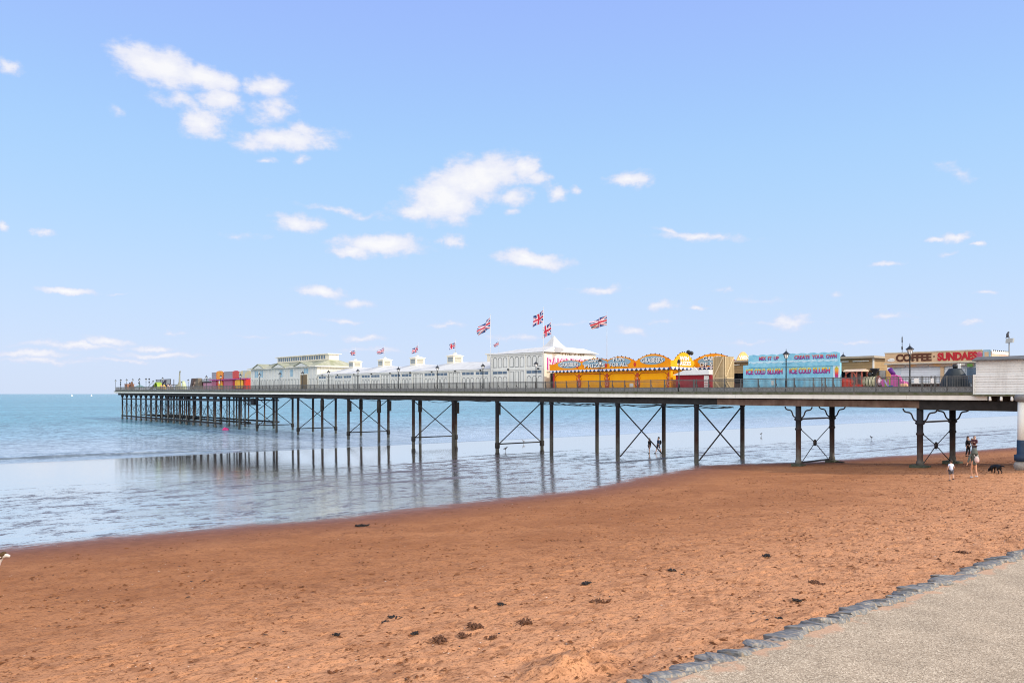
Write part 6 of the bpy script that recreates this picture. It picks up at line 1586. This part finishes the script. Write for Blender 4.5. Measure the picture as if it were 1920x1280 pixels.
# couple on the wet sand beyond the legs
person(1217.5, 850, 1.62, -1.2, 'person in a black jacket and bare legs, left of the couple on the wet sand', dict(kl=(-.06,.0,.5), fl=(-.05,.05,.08), kr=(.06,-.03,.5), fr=(.05,.0,.08), el=(-.25,.06,1.14), er=(.22,.08,1.14), hl=(-.24,.04,.92)), dict(top=blackc, hem=.05, legs=plum, leglen=.45), (hair_gr, True))
def ruck(r, k, P):
    mb = MB(); mb.ball((0,.24*k,1.2*k),(.15*k,.11*k,.24*k),0,12,8); mb.build('rucksack', blackc, r)
person(1234.5, 850, 1.74, -1.35, 'person in a navy top with a black rucksack, striding right of the couple', dict(kl=(-.08,-.16,.52), fl=(-.07,-.28,.10), kr=(.08,.16,.52), fr=(.07,.30,.13)), dict(top=denim, legs=denim, leglen=.5), (hair_d, False), ruck)

# ------------------------------------------------------------------ dogs
def dog(px, py, rz, lab, m, s_, head_low=True, cols=None):
    g = ground(px, py); r = empty('dog', g, rz, lab, 'dog'); r.scale = (s_,)*3
    nd, ed_ = [], []
    ch = chain(nd, ed_, [(.22,0,.42,.135)])
    pe = chain(nd, ed_, [(.05,0,.43,.125),(-.14,0,.45,.10),(-.28,0,.45,.105)], ch)
    chain(nd, ed_, [(-.40,0,.50,.035),(-.55,.02,.50,.04),(-.70,.03,.46,.025)] if head_low else [(-.40,0,.52,.035),(-.52,0,.62,.035),(-.58,0,.74,.02)], pe)
    hp = [(.36,0,.40,.085),(.48,0,.26,.075),(.55,0,.17,.082),(.63,0,.08,.045)] if head_low else [(.34,0,.58,.085),(.42,0,.70,.085),(.48,0,.76,.088),(.58,0,.73,.06),(.68,0,.70,.042)]
    hd_ = chain(nd, ed_, hp, ch); hi = hd_-1 if head_low else hd_-2
    H_ = nd[hi]
    for sx in (-1,1):
        chain(nd, ed_, [(H_[0]-.03,sx*.085,H_[2]+.03,.03),(H_[0]-.02,sx*.11,H_[2]-.09,.028)], hi)
        chain(nd, ed_, [(.24,sx*.09,.30,.055),(.23,sx*.09,.16,.034),(.24,sx*.09,.04,.028),(.29,sx*.09,.022,.028)], ch)
        chain(nd, ed_, [(-.25,sx*.10,.32,.075),(-.19,sx*.10,.25,.045),(-.33,sx*.10,.15,.028),(-.31,sx*.10,.03,.026),(-.26,sx*.10,.02,.026)], pe)
    return r, skin_mesh('body', nd, ed_, m, r, 2)
dog(1868, 887.5, 1.7, 'black dog sniffing the sand with its tail held out, by the entrance column', mat('black_coat',(.010,.010,.012),.6,.3,8), 1.0)
coat = mat('white_coat',(.62,.56,.50),.8,.15,6)
g = ground(2, 1086)
r, bd = dog(-23, 1085, .05, 'cream dog with a brown head walking in at the left edge', coat, .92, False)
mb = MB(); mb.ball((.485,0,.775),(.085,.095,.085),0,14,10)
for sx in (-1,1): mb.ball((.455,sx*.098,.735),(.05,.03,.10),0,10,8)
mb.build('brown_patch', mat('brown_coat',(.10,.055,.02),.8,.4,9), r)

# ------------------------------------------------------------------ seaweed and pebbles on the sand
weed = mat('dry_seaweed',(.035,.028,.022),.7,.5,20,col2=(.015,.014,.016)); weedb = mat('brown_seaweed',(.17,.075,.035),.8,.5,20,col2=(.08,.035,.02))
rw = random.Random(11)
def clump(px, py, size, m, lab, name='seaweed_clump', fl=.28):
    g = ground(px, py); o = empty(name, (g.x, g.y, g.z+.0), rw.uniform(0,6), lab, 'seaweed', 'seaweed clumps strewn on the sand')
    mb = MB(); n = int(16+size*50)
    for i in range(n):
        a = rw.uniform(0, 6.28); r0 = size*.5*rw.random()**.7; x, y = r0*math.cos(a)*1.3, r0*math.sin(a)*.8
        b = rw.uniform(0, 6.28); l_ = rw.uniform(.25,.6)*size*.6; h = fl*size*rw.uniform(.1,.7)*(1-r0/size)
        mb.tube([(x,y,.0),(x+l_*.5*math.cos(b),y+l_*.5*math.sin(b),h+.012),(x+l_*math.cos(b+.6),y+l_*math.sin(b+.6),.004)],[.006+.01*size,.010+.03*size,.004],5)
    return mb.build('fronds', m, o)
CLUMPS = [(740,1158,.34,0,'black seaweed clump in the middle foreground, largest of the dark ones'),(722,1166,.2,0,'small black seaweed clump left of the largest dark clump'),(678,986,.75,0,'dark flat seaweed strand near the wet sand edge'),(1098,1094,.34,0,'dark seaweed clump on the open sand right of centre'),(1437,1042,.42,0,'black seaweed clump in the upper right of the sand'),(778,1188,.24,0,'black seaweed clump below the largest dark one'),(630,1190,.22,0,'black seaweed clump at the lower left of the dark ones'),(1260,1069,.28,0,'small black seaweed piece below the upper right clump'),
 (890,1176,.55,1,'largest brown seaweed clump, in the lower middle'),(870,1192,.4,1,'brown seaweed clump just below the largest brown one'),(922,1196,.28,1,'brown seaweed tuft right of the two brown clumps'),(825,1200,.5,1,'long brown seaweed heap left of the two brown clumps'),(940,1133,.25,0,'small dark seaweed pieces above the largest brown clump'),(985,1167,.5,1,'thin brown seaweed drift at the right of the largest brown clump'),(1125,1128,.45,1,'brown mounded seaweed right of centre'),(1495,1126,.25,0,'dark seaweed tuft near the slate kerb'),(1460,1160,.22,0,'dark seaweed tuft closest to the slate kerb'),(1575,867,1.2,0,'dark seaweed strip on the sand left of the nearest pier legs'),(1808,1037,.5,1,'brown seaweed clump near the right edge'),(1530,1094,.5,1,'brown seaweed patch above the tuft near the kerb')]
for p, q, s_, m_, lab in CLUMPS: clump(p, q, s_*.62, weedb if m_ else weed, lab)
def scatter(name, n, m, lab, cat, smin, smax, t0, t1, flat=.4, cl_=.35):
    mb = MB(); k = 0
    while k < n:
        t = t0+(t1-t0)*rw.random()**1.3; y = rw.uniform(-60, 36)
        p = W(-t, y); 
        if p.y < 8 or abs(p.x/p.y) > .68: continue
        if cl_ and (fbm(np.array([t]), np.array([y]), .9, 3, 40)[0] + .6*fbm(np.array([t]), np.array([y]), 3.5, 2, 41)[0]) < cl_*rw.uniform(-.5, 1): continue
        z = bz(t); s_ = rw.uniform(smin, smax)*rw.uniform(.4,1); a = rw.uniform(0, 6.28)
        ca, sa = math.cos(a), math.sin(a); st_ = rw.uniform(1, 2.4)
        pts = [(1,0,0),(.3,.8,0),(-.8,.6,0),(-1,-.3,0),(-.1,-.9,0),(.1,.1,flat)]
        mb.add([(p.x+s_*(x*ca*st_-yy*sa), p.y+s_*(x*sa*st_+yy*ca), z+s_*zz+.004) for x, yy, zz in pts], [(0,1,5),(1,2,5),(2,3,5),(3,4,5),(4,0,5)]); k += 1
    o = mb.build(name, m); tag(o, lab, cat, kind='stuff'); return o
scatter('seaweed_scraps', 1100, weed, 'scattered dark scraps of seaweed over the sand', 'seaweed', .008, .032, -13.5, 9, .6)
scatter('sand_clods', 7000, mat('damp_clod',(.17,.062,.022),.95,.3,8), 'scattered damp crumbs of red sand', 'sand', .012, .05, -14, 10, .7)
scatter('shell_fragments', 900, mat('shell_white',(.72,.62,.52),.7,.2,8), 'scattered pale shell fragments over the sand', 'shells', .007, .02, -13, 13, .5)
